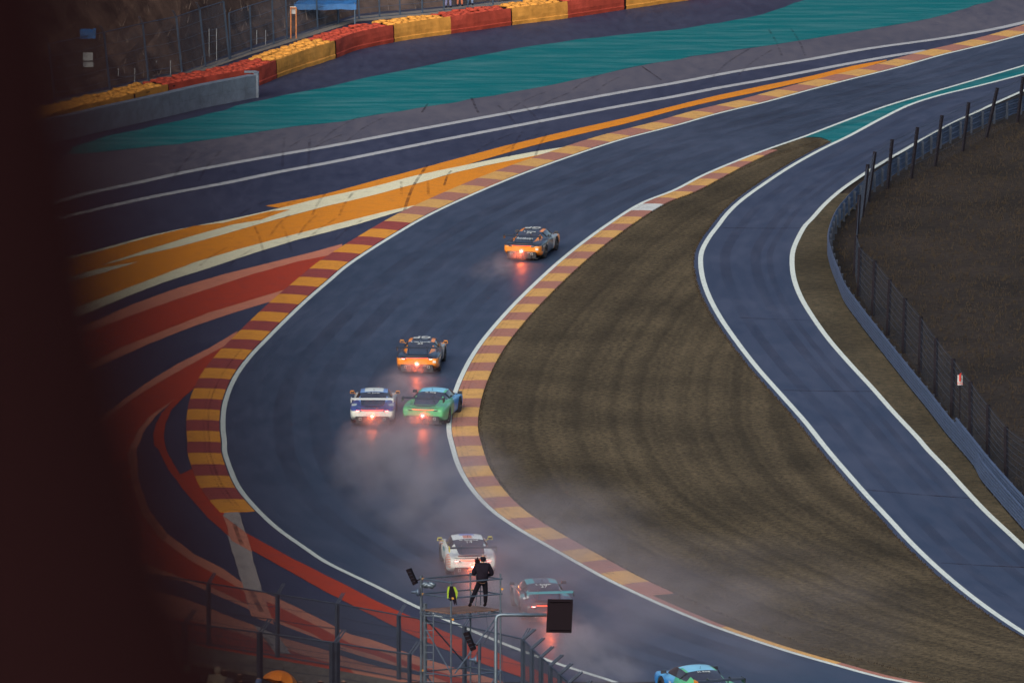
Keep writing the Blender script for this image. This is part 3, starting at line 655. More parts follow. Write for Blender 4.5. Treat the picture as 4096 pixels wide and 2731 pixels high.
# ---- far catch fence
def fence(name, label, posts, height, lean, cables, mesh_pitch, post_r, mt, wire_r, group=None, post_box=True, rails=(), cat='fence', crank=None, wire_mat=None, mesh_top=None):
    """posts: plane-local (u,v). lean: shift of the top in world metres. one thing: posts, cables, rails, wire mesh"""
    root = empty(name, LW(posts[0].x, posts[0].y)); inv = root.location.copy()
    tag(root, label, cat, group)
    hs = height if isinstance(height, list) else [height]*len(posts)
    ls = lean if isinstance(lean, list) else [lean]*len(posts)
    B = [LW(p.x, p.y)-inv for p in posts]; T = [b+Vector((l[0], l[1], h)) for b, h, l in zip(B, hs, ls)]
    for b0, t0 in zip(B, T):
        m_ = MB(); up = (t0-b0)
        m_.tube([b0-up*.04, b0+up*.5, t0], post_r, 4 if post_box else 8)
        if crank:
            for s_ in (-.04, .04): m_.tube([t0+Vector((s_, 0, 0)), t0+Vector((s_, 0, 0))+Vector(crank)], post_r*.4, 4)
        m_.build('post', mt, root)
    for fr, r in cables:
        for a in range(len(B)-1):
            p, q = B[a].lerp(T[a], fr), B[a+1].lerp(T[a+1], fr); sag = (p-q).length*.012
            MB().tube([p, p.lerp(q, .25)-Vector((0,0,sag*.75)), p.lerp(q, .5)-Vector((0,0,sag)), p.lerp(q, .75)-Vector((0,0,sag*.75)), q], r, 4, caps=False).build('cable', wire_mat or mt, root)
    for fr, r in rails:
        for a in range(len(B)-1): MB().tube([B[a].lerp(T[a], fr), B[a+1].lerp(T[a+1], fr)], r, 6).build('top_rail', mt, root)
    if mesh_pitch:
        m_ = MB(); mtop = mesh_top or 1.0
        for a in range(len(B)-1):
            L_ = (B[a+1]-B[a]).length; H_ = hs[a]*mtop
            def pt(x, y):
                f_ = x/L_; return (B[a].lerp(B[a+1], f_)).lerp(T[a].lerp(T[a+1], f_), y/H_*mtop)
            n_ = int((L_+H_)/mesh_pitch)
            for i in range(n_+1):
                for sgn in (1, -1):
                    x0 = i*mesh_pitch-H_; y0 = 0.0; x1 = x0+H_; y1 = H_
                    if x0 < 0: y0 = -x0; x0 = 0
                    if x1 > L_: y1 = H_-(x1-L_); x1 = L_
                    if y1-y0 < .02: continue
                    A_, B_ = (pt(x0, y0), pt(x1, y1)) if sgn > 0 else (pt(L_-x0, y0), pt(L_-x1, y1))
                    d = (B_-A_); s_ = Vector((wire_r, 0, 0)) if abs(d.x) < abs(d.z)*3 else Vector((0,0,wire_r)); u_ = Vector((0, wire_r, wire_r*.5))
                    m_.add([A_-s_, A_+s_, A_+u_, B_-s_, B_+s_, B_+u_], [(0,1,4,3),(1,2,5,4),(2,0,3,5)])
        o = m_.build('wire_mesh', wire_mat or mt, root); o['kind'] = 'stuff'
    return root
fb = FENCE_BASE_L
P_far = GL(1, [(370,708),(740,624),(1000,560),(1225,513),(1382,456),(1542,405)])
fence('catch_fence', 'tall pale steel catch fence over the left end of the tyre barrier', P_far, 3.45, (-.35,0), [(.02,.02),(.2,.012),(.4,.012),(.6,.012),(.8,.012)], .16, .06, M['farsteel'], .0028, 'catch fences above the tyre barrier', rails=[(1.0,.03)], crank=(-.18,-.3,.38))
P_far2 = GL(1, [(1550,402),(1690,350),(1840,303),(1930,270),(2135,205),(2272,165)])+GL(2, [(92,158),(230,133),(368,120),(505,107),(655,95),(800,78),(960,62),(1130,48),(1320,27),(1500,8),(1800,-18),(2200,-50)])
fence('catch_fence', 'pale steel catch fence crossing in front of the blue canopy and the marshals', P_far2, 2.75, (-.1,0), [(.03,.02),(.25,.012),(.5,.012),(.75,.012)], .16, .05, M['farsteel'], .0028, 'catch fences above the tyre barrier', rails=[(1.0,.028)])
def behind(px, py, d):
    dr = ray(px, py); lo, hi = 300.0, 700.0
    for _ in range(60):
        t = (lo+hi)/2; P = CAMP+dr*t
        if P.dot(V_PL)-fence_v(P.x) < d: lo = t
        else: hi = t
    return P
# boards, canopy and frames up on the bank
def board(name, k, quad, h, th, mt, label, cat, parts=None, fv=None):
    """upright board standing above the ground, seen at quad centre (crop coords), built upright in the world"""
    (x, y, wpx, hpx) = quad; px, py = S(k, x, y); P = behind(px, py, th if th < .2 else .2); s_ = FPX/(P-CAMP).length/CROPS[k][2] if False else (P-CAMP).length/FPX/CROPS[k][2]
    o = MB().box((0,0,0), (wpx*s_, th, hpx*s_)).build(name, mt, None, mw=Matrix.Translation(P)); tag(o, label, cat); return o, P, s_
board('notice_board', 1, (1968,70,38,52), 2.35, .05, M['board'], 'white notice board tied to the fence above the orange frame', 'board')
o_ = board('information_board', 1, (590,382,66,54), 2.6, .06, M['board'], 'larger pale square panel behind the left catch fence', 'board')
board('information_board', 1, (592,435,66,34), 1.9, .06, M['board'], 'smaller pale panel hung just below the square one, left fence', 'board')
P = behind(*S(1,1972,262), -.35)
r_ = empty('orange_frame', P); tag(r_, 'slim orange frame standing at the foot of the far fence', 'frame')
for x in (-.16,.16): MB().box((x,0,.95),(.07,.07,1.9)).build('upright', M['orange'], r_)
MB().box((0,0,1.86),(.25,.05,.07)).build('crossbar', M['orange'], r_)
# blue canopy
def canopy(px, py, h, wdt, dep, label):
    Pb = behind(px, py, .6); P = Pb-Vector((0,0,h)); r = empty('canopy', P); tag(r, label, 'canopy', 'blue canopies on the bank')
    V = []; F = []; n = 9
    for i in range(n):
        for j in range(4):
            V.append(((i/(n-1)-.5)*wdt, j/3*dep, h+.25*math.sin(j/3*math.pi)+noise.noise((i*.6, j, 2))*.09))
    for i in range(n-1):
        for j in range(3): F.append((i*4+j, (i+1)*4+j, (i+1)*4+j+1, i*4+j+1))
    for i in range(n-1):
        a = len(V); V += [V[i*4], V[(i+1)*4], tuple(Vector(V[(i+1)*4])-Vector((0,0,.34))), tuple(Vector(V[i*4])-Vector((0,0,.34)))]; F.append((a,a+1,a+2,a+3))
    me = bpy.data.meshes.new('roof_sheet'); me.from_pydata(V, [], F); me.update(); link('roof_sheet', me, M['bluesheet'], r)
    for x in (-wdt/2+.1, wdt/2-.1):
        for y in (.05, dep-.05): MB().tube([(x,y,0),(x,y,h+.1)], .03, 6).build('leg', M['farsteel'], r)
canopy(*S(1,2180,30), 3.0, 3.9, 2.2, 'bright blue canopy roof behind the fence at the top edge')
canopy(*S(1,590,222), .35, .9, .5, 'small blue canopy scrap behind the far left fence')
for k_, (x, y, ww, hh) in enumerate([(850,490,110,50),(1098,440,95,50),(1755,235,60,50),(1430,220,50,40)]):
    P = behind(*S(1,x,y+hh*.5), 2.2)-Vector((0,0,1.45)); s_ = (P-CAMP).length/FPX/1.68
    r = empty('bank_frame', P); tag(r, ['low thin steel frame on the bank, leftmost of the four','low thin steel frame on the bank, second from left','low thin steel frame on the bank, third from left, taller','short thin steel frame, rightmost on the bank by the fence step'][[0,1,3,2][k_]], 'frame', 'thin frames on the bank')
    for s2 in (-.5,.5): MB().tube([(s2*ww*s_,0,0),(s2*ww*s_,0,1.5+hh*s_)], .022, 6).build('upright', M['board'], r)
    MB().tube([(-.5*ww*s_,0,1.45),(.5*ww*s_,0,1.45)], .012, 5).build('crossbar', M['farsteel'], r)

# ---- guard rail round the service road: beams and posts as parts
RT = (3,[(2800,470),(2352,640),(2200,690),(2000,770),(1850,840),(1700,920),(1560,1010),(1440,1090),(1340,1160),(1250,1232),(1170,1312),(1100,1400),(1062,1480),(1042,1560)]), (4,[(1040,80),(1065,180),(1108,290),(1150,390),(1250,530),(1400,720),(1560,920),(1700,1090),(1850,1280),(1925,1365),(2030,1490)]), (5,[(2070,60),(2180,190),(2352,385),(2700,760)])
RH = .98
rail_pts = []
for k, pts in RT: rail_pts += GL(k, pts, RH)
RAIL = resample(smooth(rail_pts, .5), .25); RN = normals(RAIL)
rr0 = empty('guard_rail', mw=M_PL); tag(rr0, 'long blue grey triple steel guard rail curving round the service road', 'guard rail')
prof = [(0,0),(.03,.03),(.07,.05),(.07,.09),(.02,.125),(.02,.155),(.07,.19),(.07,.23),(.03,.25),(0,.28)]
def rail_beams(P, N, root, z0s, side, name='rail_beam', L_=16):
    for z0 in z0s:
        for i in range(0, len(P)-1, L_):
            j = min(i+L_, len(P)-1); V = []; m = len(prof)
            for a in range(i, j+1):
                for d, z in prof:
                    p = P[a]+N[a]*side*(d+(.004 if (i//L_) % 2 else 0)); V.append((p.x, p.y, z0+z))
            F = [(a*m+b, a*m+b+1, (a+1)*m+b+1, (a+1)*m+b) for a in range(j-i) for b in range(m-1)]
            me = bpy.data.meshes.new(name); me.from_pydata(V, [], F); me.update(); link(name, me, M['rail'], root)
rail_beams(RAIL, RN, rr0, (.10,.39,.68), 1)
for i in range(0, len(RAIL), 8):
    p = RAIL[i]-RN[i]*.07; MB().box((p.x, p.y, .44), (.12,.12,.96)).build('rail_post', M['dksteel'], rr0)
R2 = []
for k, pts in ((4,[(1900,1290),(1925,1322),(2030,1450),(2120,1563)]), (5,[(2250,200),(2352,312),(2700,700)])): R2 += GL(k, pts, 1.25)
R2 = resample(smooth(R2, .5), .25); N2 = normals(R2)
rr1 = empty('guard_rail', mw=M_PL); tag(rr1, 'second taller steel rail starting behind the first, lower right', 'guard rail')
rail_beams(R2, N2, rr1, (.40,.69,.97), 1)
for i in range(0, len(R2), 8):
    p = R2[i]-N2[i]*.07; MB().box((p.x, p.y, .56), (.12,.12,1.20)).build('rail_post', M['dksteel'], rr1)
poly('verge', M['verge'], [p for p in offset(ROAD_R, .10) if p.y < 45]+[p for p in RAIL if p.y < 45], .0035)

# ---- dark timber fence round the rough field
TF = [((3,2440,740),(3,2490,450)),((3,2308,820),(3,2345,520)),((3,2100,920),(3,2172,592)),((3,1940,1010),(3,1980,690)),((3,1755,1112),(3,1800,776)),((3,1595,1192),(3,1635,856)),((3,1435,1262),(3,1465,938)),((3,1303,1350),(3,1350,1020)),((3,1265,1450),(3,1302,1105)),((3,1230,1567),(3,1245,1310)),
      ((4,1215,330),(4,1225,70)),((4,1240,470),(4,1250,150)),((4,1335,600),(4,1350,240)),((4,1436,730),(4,1450,365)),((4,1542,850),(4,1552,490)),((4,1652,990),(4,1658,615)),((4,1757,1140),(4,1760,757)),((4,1868,1282),(4,1875,897)),((4,1992,1380+30),(4,1992,1050)),((4,2110,1560),(4,2110,1205)),((4,2232,1700),(4,2230,1352)),((5,2370,310),(5,2365,-60))]
posts = []; hts = []; lns = []
for b_, t_ in TF:
    pb = S(*b_); pt = S(*t_); g0 = GP(*pb); W0 = LW(g0.x, g0.y); D = (W0-CAMP).length; s_ = D/FPX
    posts.append(g0); hts.append((pb[1]-pt[1])*s_*1.0); lns.append(((pt[0]-pb[0])*s_, 0))
fence('field_fence', 'dark timber post and wire fence around the rough grass field', posts, hts, lns, [(.97,.012),(.86,.01),(.74,.01),(.62,.01),(.5,.01),(.38,.01),(.26,.01)], .14, .095, M['darkpost'], .0012, cat='fence', wire_mat=M['wire'])
# fire point sign
px, py = S(4,1922,1042); g0 = GP(px, py, 1.9); P = LW(g0.x, g0.y, 1.9); s_ = (P-CAMP).length/FPX/1.68
r = empty('fire_point_sign', P-Vector((0,0,1.9))); tag(r, 'small white sign with a red extinguisher and the word FIRE on the dark fence', 'sign')
MB().box((0,0,1.9),(34*s_,.02,68*s_)).build('panel', M['board'], r); MB().tube([(0,.05,0),(0,.05,2.2)], .03, 6).build('post', M['darkpost'], r)
M['signred'] = mat('sign_red', (.5,.03,.02), .6)
b = MB().lathe([(.0,-.17),(.045,-.17),(.05,-.15),(.05,.08),(.03,.12),(.012,.13),(.012,.17),(.0,.17)], 10, c=(0,-.03,2.03)); b.box((.05,-.03,2.19),(.11,.02,.025)); b.build('extinguisher_symbol', M['signred'], r)
def text(body, size, mt, parent, mw_local, name='lettering', ext=.004, align='CENTER', bold=False):
    cu = bpy.data.curves.new('txt', 'FONT'); cu.body = body; cu.size = size; cu.align_x = align; cu.align_y = 'CENTER'; cu.extrude = ext; cu.resolution_u = 2
    if bold: cu.offset = size*.018
    to = bpy.data.objects.new('txt', cu); COL.objects.link(to); dg = bpy.context.evaluated_depsgraph_get()
    me = bpy.data.meshes.new_from_object(to.evaluated_get(dg)); bpy.data.objects.remove(to); bpy.data.curves.remove(cu); me.name = name
    me.materials.clear(); o = link(name, me, mt, parent); o.matrix_local = mw_local; return o
text('FIRE', .14, M['signred'], r, Matrix.Translation((0,-.014,1.75)) @ Matrix.Rotation(R_(90), 4, 'X'))

# ---- catch fences in the foreground
P_r = []
for x, y in [(255,1290),(775,1376),(1225,1450),(1690,1540)]: P_r.append(GP(*S(9,x,y)))
P_r = [P_r[0]+(P_r[0]-P_r[1])]+P_r
P_r += [GP(*S(6,938,1560+60)), GP(*S(6,1330,1710))]
fence('catch_fence', 'nearer trackside catch fence with cranked post tops behind the scaffold tower', P_r, 2.35, (0,0), [(.2,.008),(.4,.008),(.6,.008),(.8,.008)], .07, .085, M['dksteel'], .0046, 'foreground catch fences', rails=[(1.0,.028),(.03,.02)], crank=(.22,.25,.36), wire_mat=M['wire'])
P_c = []
for x, y in [(1330,1290),(1390,1350),(1452,1408),(1515,1465),(1578,1522),(1642,1580),(1706,1638),(1770,1700)]:
    g0 = GP(*S(6,x,y), 2.3); P_c.append(Vector((g0.x, g0.y)))
fence('catch_fence', 'run of fence posts with folded tops stepping down beside the track, bottom centre', P_c, 2.35, (0,0), [(.33,.008),(.66,.008)], .09, .085, M['dksteel'], .0046, 'foreground catch fences', rails=[(1.0,.03)], crank=(.42,.1,.36), wire_mat=M['wire'])
def front_fence():
    px = [((640,1180)),((1205,1258)),((1770,1345))]; T = [S(9,*p) for p in px]; T = [(T[0][0]-(T[1][0]-T[0][0]), T[0][1]-38)]+T
    T = [(T[0][0]-294, T[0][1]-36)]+T
    tops = [WP(x, y, 224) for x, y in T]; h = 3.0
    root = empty('catch_fence', tops[0]-Vector((0,0,h))); inv = root.location.copy(); tag(root, 'closest catch fence with thick cranked posts above the spectators', 'fence', 'foreground catch fences')
    for i, t in enumerate(tops):
        b = MB(); t = t-inv
        for dx in ((-.07, .07) if i == 3 else (0,)): b.tube([t+Vector((dx,0,-h-.6)), t+Vector((dx,0,0))], .10 if i < 4 else .07, 4)
        for s_ in (-.05,.05): b.tube([t+Vector((s_,0,-.05)), t+Vector((s_+.3,.28,.36))], .035, 4)
        b.build('post', M['dksteel'], root)
    for a, b_ in zip(tops, tops[1:]):
        a = a-inv; b_ = b_-inv
        MB().tube([a-Vector((0,0,.02)), b_-Vector((0,0,.02))], .028, 6).build('top_rail', M['dksteel'], root)
        for dz in (.55,1.1,1.65,2.2):
            MB().tube([a-Vector((0,0,dz)), a.lerp(b_,.5)-Vector((0,0,dz+.02)), b_-Vector((0,0,dz))], .009, 4).build('cable', M['wire'], root)
        for dd in (.36,):
            MB().tube([a+Vector((.3,.28,dd)), b_+Vector((.3,.28,dd))], .007, 4).build('cable', M['wire'], root)
    m_ = MB(); pit = .07; wr = .0046
    for a, b_ in zip(tops, tops[1:]):
        a = a-inv; b_ = b_-inv; L_ = (b_-a).length
        for i in range(int((L_+h)/pit)):
            for sg in (0, 1):
                x0 = i*pit-h; y0 = 0.; x1 = x0+h; y1 = h
                if x0 < 0: y0 = -x0; x0 = 0
                if x1 > L_: y1 = h-(x1-L_); x1 = L_
                if y1-y0 < .02: continue
                if sg: x0, x1 = L_-x0, L_-x1
                A_ = a.lerp(b_, x0/L_)-Vector((0,0,h-y0)); B_ = a.lerp(b_, x1/L_)-Vector((0,0,h-y1)); s_ = Vector((wr,0,0)); u_ = Vector((0,wr,wr*.5))
                m_.add([A_-s_, A_+s_, A_+u_, B_-s_, B_+s_, B_+u_], [(0,1,4,3),(1,2,5,4),(2,0,3,5)])
    o = m_.build('wire_mesh', M['wire'], root); o['kind'] = 'stuff'
front_fence()
# ------------------------------------------------------------------ race cars (x right, y forward, z up, origin on the ground under the rear axle)
ST = [  # y, W, zb, zs, zbelt, gb, gt, zc
 (-1.12,.80,.44,.70,.71,.55,.42,.735),(-1.10,.86,.40,.745,.76,.58,.44,.785),(-1.02,.905,.34,.80,.815,.60,.45,.855),(-.78,.96,.24,.86,.86,.61,.47,.905),
 (-.40,.99,.14,.885,.875,.63,.49,.955),(.0,1.0,.12,.89,.895,.66,.51,1.03),(.4,.985,.11,.87,.905,.72,.54,1.13),
 (.8,.945,.11,.84,.905,.765,.565,1.205),(1.2,.905,.10,.82,.90,.78,.57,1.25),(1.6,.895,.10,.81,.885,.78,.565,1.248),
 (2.0,.905,.10,.81,.865,.765,.54,1.17),(2.3,.93,.11,.82,.845,.74,.54,1.02),(2.52,.945,.11,.83,.82,.70,.54,.885),
 (2.8,.945,.12,.825,.79,.60,.42,.82),(3.05,.93,.14,.79,.75,.56,.38,.765),(3.28,.88,.17,.71,.67,.5,.32,.68),(3.42,.80,.20,.60,.58,.45,.28,.59),(3.48,.70,.26,.50,.49,.4,.24,.50)]
def section(s):
    y, W, zb, zs, zt, gb, gt, zc = s; ze = zt+(zc-zt)*.86 if zc-zt > .04 else zc-.006; H = zs-zb
    return [(0,zb),(W*.70,zb),(W*.93,zb+.03),(W*.985,zb+.22*H),(W,zb+.55*H),(W*.99,zb+.82*H),(W*.93,zs-.005),((W*.9+gb)/2,(zs+zt)/2-.012),(gb,zt),
            ((gb+gt)/2+.03,zt+(ze-zt)*.5),(gt+.035,ze-.012),(gt*.55,zc-.012+.0),(0,zc)]
def car_shell():
    V = []; F = []; MI = []; secs = [section(s) for s in ST]; n = 13; full = 2*n-2
    for s, sec in zip(ST, secs):
        ring = [(x, s[0], z) for x, z in sec]+[(-x, s[0], z) for x, z in sec[-2:0:-1]]
        V += ring
    for i in range(len(ST)-1):
        ym = (ST[i][0]+ST[i+1][0])/2
        for j in range(full):
            k = j if j < n-1 else full-1-j           # 0..11 band index
            mi = 0
            if k in (8, 9) and .4 < ym < 2.25: mi = 1      # side glass
            if k in (10, 11) and -.6 < ym < .8: mi = 2      # rear window
            if k in (8,9,10, 11) and 1.6 < ym < 2.52 and k >= 10: mi = 3    # windscreen
            F.append((i*full+j, i*full+(j+1) % full, (i+1)*full+(j+1) % full, (i+1)*full+j)); MI.append(mi)
    F.append(tuple(range(full))[::-1]); MI.append(0); F.append(tuple((len(ST)-1)*full+j for j in range(full))); MI.append(0)
    me = bpy.data.meshes.new('car_shell'); me.from_pydata(V, [], F); me.polygons.foreach_set('material_index', MI)
    for _ in range(4): me.materials.append(None)
    me.update(); bm = bmesh.new(); bm.from_mesh(me); bmesh.ops.recalc_face_normals(bm, faces=bm.faces)
    cr = bm.edges.layers.float.get('crease_edge') or bm.edges.layers.float.new('crease_edge')
    for e in bm.edges:
        ms = {f.material_index for f in e.link_faces}
        if len(ms) > 1: e[cr] = .45
        if all(abs(v.co.y+1.12) < .01 for v in e.verts): e[cr] = .6
    bm.to_mesh(me); bm.free()
    o = bpy.data.objects.new('t', me); COL.objects.link(o)
    sm = o.modifiers.new('s', 'SUBSURF'); sm.levels = 2; sm.render_levels = 2
    cut = MB()
    for y in (0, 2.46):
        for sx in (-1, 1):
            V = []; m_ = 28
            for x_ in (sx*.66, sx*1.2):
                for a in range(m_): V.append((x_, y+.375*math.cos(2*math.pi*a/m_), .34+.375*math.sin(2*math.pi*a/m_)))
            cut.add(V, [(a, (a+1) % m_, m_+(a+1) % m_, m_+a) for a in range(m_)]+[tuple(range(m_))[::-1], tuple(range(m_, 2*m_))])
    cm = cut.mesh('c'); bm = bmesh.new(); bm.from_mesh(cm); bmesh.ops.recalc_face_normals(bm, faces=bm.faces); bm.to_mesh(cm); bm.free()
    co = bpy.data.objects.new('c', cm); COL.objects.link(co)
    b_ = o.modifiers.new('b', 'BOOLEAN'); b_.object = co; b_.operation = 'DIFFERENCE'; b_.solver = 'EXACT'
    dg = bpy.context.evaluated_depsgraph_get(); ev = bpy.data.meshes.new_from_object(o.evaluated_get(dg))
    bpy.data.objects.remove(o); bpy.data.objects.remove(co)
    # split by material
    out = []
    for mi in range(4):
        bm = bmesh.new(); bm.from_mesh(ev); bmesh.ops.delete(bm, geom=[f for f in bm.faces if f.material_index != mi], context='FACES')
        for f in bm.faces: f.material_index = 0; f.smooth = True
        if mi == 0:
            bmesh.ops.subdivide_edges(bm, edges=[e for e in bm.edges if e.calc_length() > .06], cuts=1, use_grid_fill=True)
        m2 = bpy.data.meshes.new(['body','side','rear','front'][mi]); bm.to_mesh(m2); bm.free(); m2.materials.clear(); out.append(m2)
    return out
SHELL = car_shell()
M['glass'] = mat('dark_car_glass', (.035,.032,.045), .12, spec=.6, var=.2, vscale=3)
M['rubber'] = mat('tyre_rubber', (.016,.015,.019), .8)
M['rim'] = mat('dark_wheel_rim', (.05,.05,.06), .35, .7)
M['carbon'] = mat('carbon_black', (.018,.019,.025), .35, coat=.4)
M['whitepaint'] = mat('white_panel_paint', (.62,.64,.62), .4, coat=.3)
M['decal'] = mat('pale_lettering', (.55,.57,.55), .5)
M['chrome'] = mat('bright_tailpipe', (.5,.5,.5), .3, .8)
M['lightbar'] = mat('lit_red_light_bar', (.4,.01,.0), .4, emit=(1,.05,.008), estr=2.4)
M['lightbar_dim'] = mat('faint_red_light_bar', (.4,.03,.0), .4, emit=(1,.045,.004), estr=1.2)
M['brake'] = mat('lit_tail_lamp', (.8,.1,.1), .4, emit=(1,.12,.10), estr=9)
M['rain'] = mat('lit_rain_light', (1,.7,.5), .4, emit=(1,.50,.40), estr=10)
M['rainlens'] = mat('red_rain_light_lens', (.8,.05,.03), .4, emit=(1,.05,.045), estr=5)
M['orangep'] = mat('orange_end_plate', (.7,.24,.02), .5)
M['yellowp'] = mat('yellow_trim', (.55,.48,.06), .5)
M['tealp'] = mat('teal_trim', (.04,.22,.25), .5)
M['orangecage'] = mat('red_roll_bar', (.55,.07,.02), .5)
M['seatm'] = mat('cabin_dark', (.02,.02,.025), .8)

def wheel_mesh():
    t = MB().lathe([(.20,-.15),(.31,-.15),(.338,-.13),(.345,-.10),(.345,.10),(.338,.13),(.31,.15),(.20,.15)], 32, 'x').mesh('tyre', True)
    r = MB().lathe([(.20,-.14),(.235,-.135),(.225,-.09),(.05,-.06),(0.0,-.06)], 24, 'x')
    r.lathe([(0.0,.06),(.05,.06),(.225,.09),(.235,.135),(.20,.14)], 24, 'x')
    for k in range(10):
        a = math.pi*2*k/10; R3 = Matrix.Rotation(a, 3, 'X')
        for sx in (-1, 1): r.box(R3 @ Vector((sx*.105, 0, .13)), (.03, .03, .18), R3)
    return t, r.mesh('rim')
WT, WR = wheel_mesh()
def shade_attr(me, fn):
    a = me.color_attributes.new('paint', 'FLOAT_COLOR', 'POINT')
    for i, v in enumerate(me.vertices): a.data[i].color = (*fn(v.co.x, v.co.y, v.co.z), 1)
M['livery'] = mat('car_paint', (1,1,1), .38, spec=.45, coat=.45, attr='paint', var=.10, vscale=2.5)

def lerp3(a, b, t): t = max(0, min(1, t)); return tuple(x*(1-t)+y*t for x, y in zip(a, b))
DK = (.030,.034,.055); OR = (.80,.23,.015); LG = (.34,.35,.37); WH = (.66,.69,.66); BL = (.05,.30,.72); LB = (.20,.50,.68); GR = (.09,.40,.17); NV = (.05,.07,.34); TE = (.04,.24,.27); BK = (.014,.014,.02)
def liv_orange(x, y, z):
    ax = abs(x)
    if y < -.85 and z < .46 and ax < .74: return BK
    if y < -.8 and .44 < z < .74: return OR
    if y < -.55 and z < .45: return OR
    if -.75 < y < 2.45 and z > (.93 if y > .2 else .895):
        lim = .43 if y > .2 else .47
        return OR if ax > lim else DK
    if y > 2.15 and z > .70 and ax > .60: return OR if y > 2.6 else LG
    if y > 2.0 and z < .30: return OR
    if 1.75 < y < 2.2+(z-.2)*.35 and z < .85: return LG
    if y >= 2.2 and ax > .8: return OR
    if -.6 < y < .35 and .62 < z < .72 and ax > .8: return LG
    return DK
def liv_white_blue(x, y, z):
    ax = abs(x)
    if y < -.85 and z < .46 and ax < .74: return (.10,.08,.16)
    if y < -.7 and z < .70: return WH
    if z > .95 and ax < (.40 if y > .9 else 0) and y > .75: return WH
    if z > .95: return (.14,.26,.55)
    if y > 1.7: return WH if z > .45 else NV
    if ax > .70 and y > .5 and z > .6: return WH
    if ((ax-.80)/.12)**2+((y+.45)/.22)**2 < 1 and z > .75: return WH
    return (.055,.075,.27)
def liv_green(x, y, z):
    ax = abs(x); k = y-.25*z
    if y < -.85 and z < .46 and ax < .74: return (.03,.03,.05)
    if z > 1.0 and y > .72 and ax < .50: return LB
    if z > .93 and y < 1.3: return GR
    if y > 1.15+.25*z: return lerp3((.02,.22,.62), LB, (z-.62)/.4)
    return lerp3(GR, (.03,.30,.22), (y-.6)/.8)
def liv_white_orange(x, y, z):
    ax = abs(x)
    if y < -.85 and z < .46 and ax < .60: return (.42,.38,.38)
    if z > 1.0 and y > .8:
        if y > 1.3 and ax < .30: return (.16,.20,.52)
        if y > .9 and ax < .17: return (.58,.16,.05)
        return WH
    if y < -.25 and ax > .86 and z > .42:
        return (.62,.14,.03) if math.sin((z*1.0+y*.25)*62) > -.1 else WH
    if y > 2.1 and ax > .8 and z > .3: return (.62,.14,.03) if math.sin((z*1.0+y*.25)*50) > 0 else WH
    if -.95 < y < -.8 and z > .80 and ax < .55: return (.4,.16,.10)
    return WH
def liv_teal(x, y, z):
    ax = abs(x)
    if z > .98 and y > .9: return TE if ax > .30 else (.06,.06,.08)
    if z < .45 and (y < -.6 or .9 < y < 2.3) and ax > .6: return TE
    if z > .78 and -.5 < y < .5 and ax > .62: return TE if y > -.1 else DK
    if 2.0 < y < 2.6 and ax > .75: return (.3,.26,.27) if z > .5 else TE
    return (.035,.035,.05)

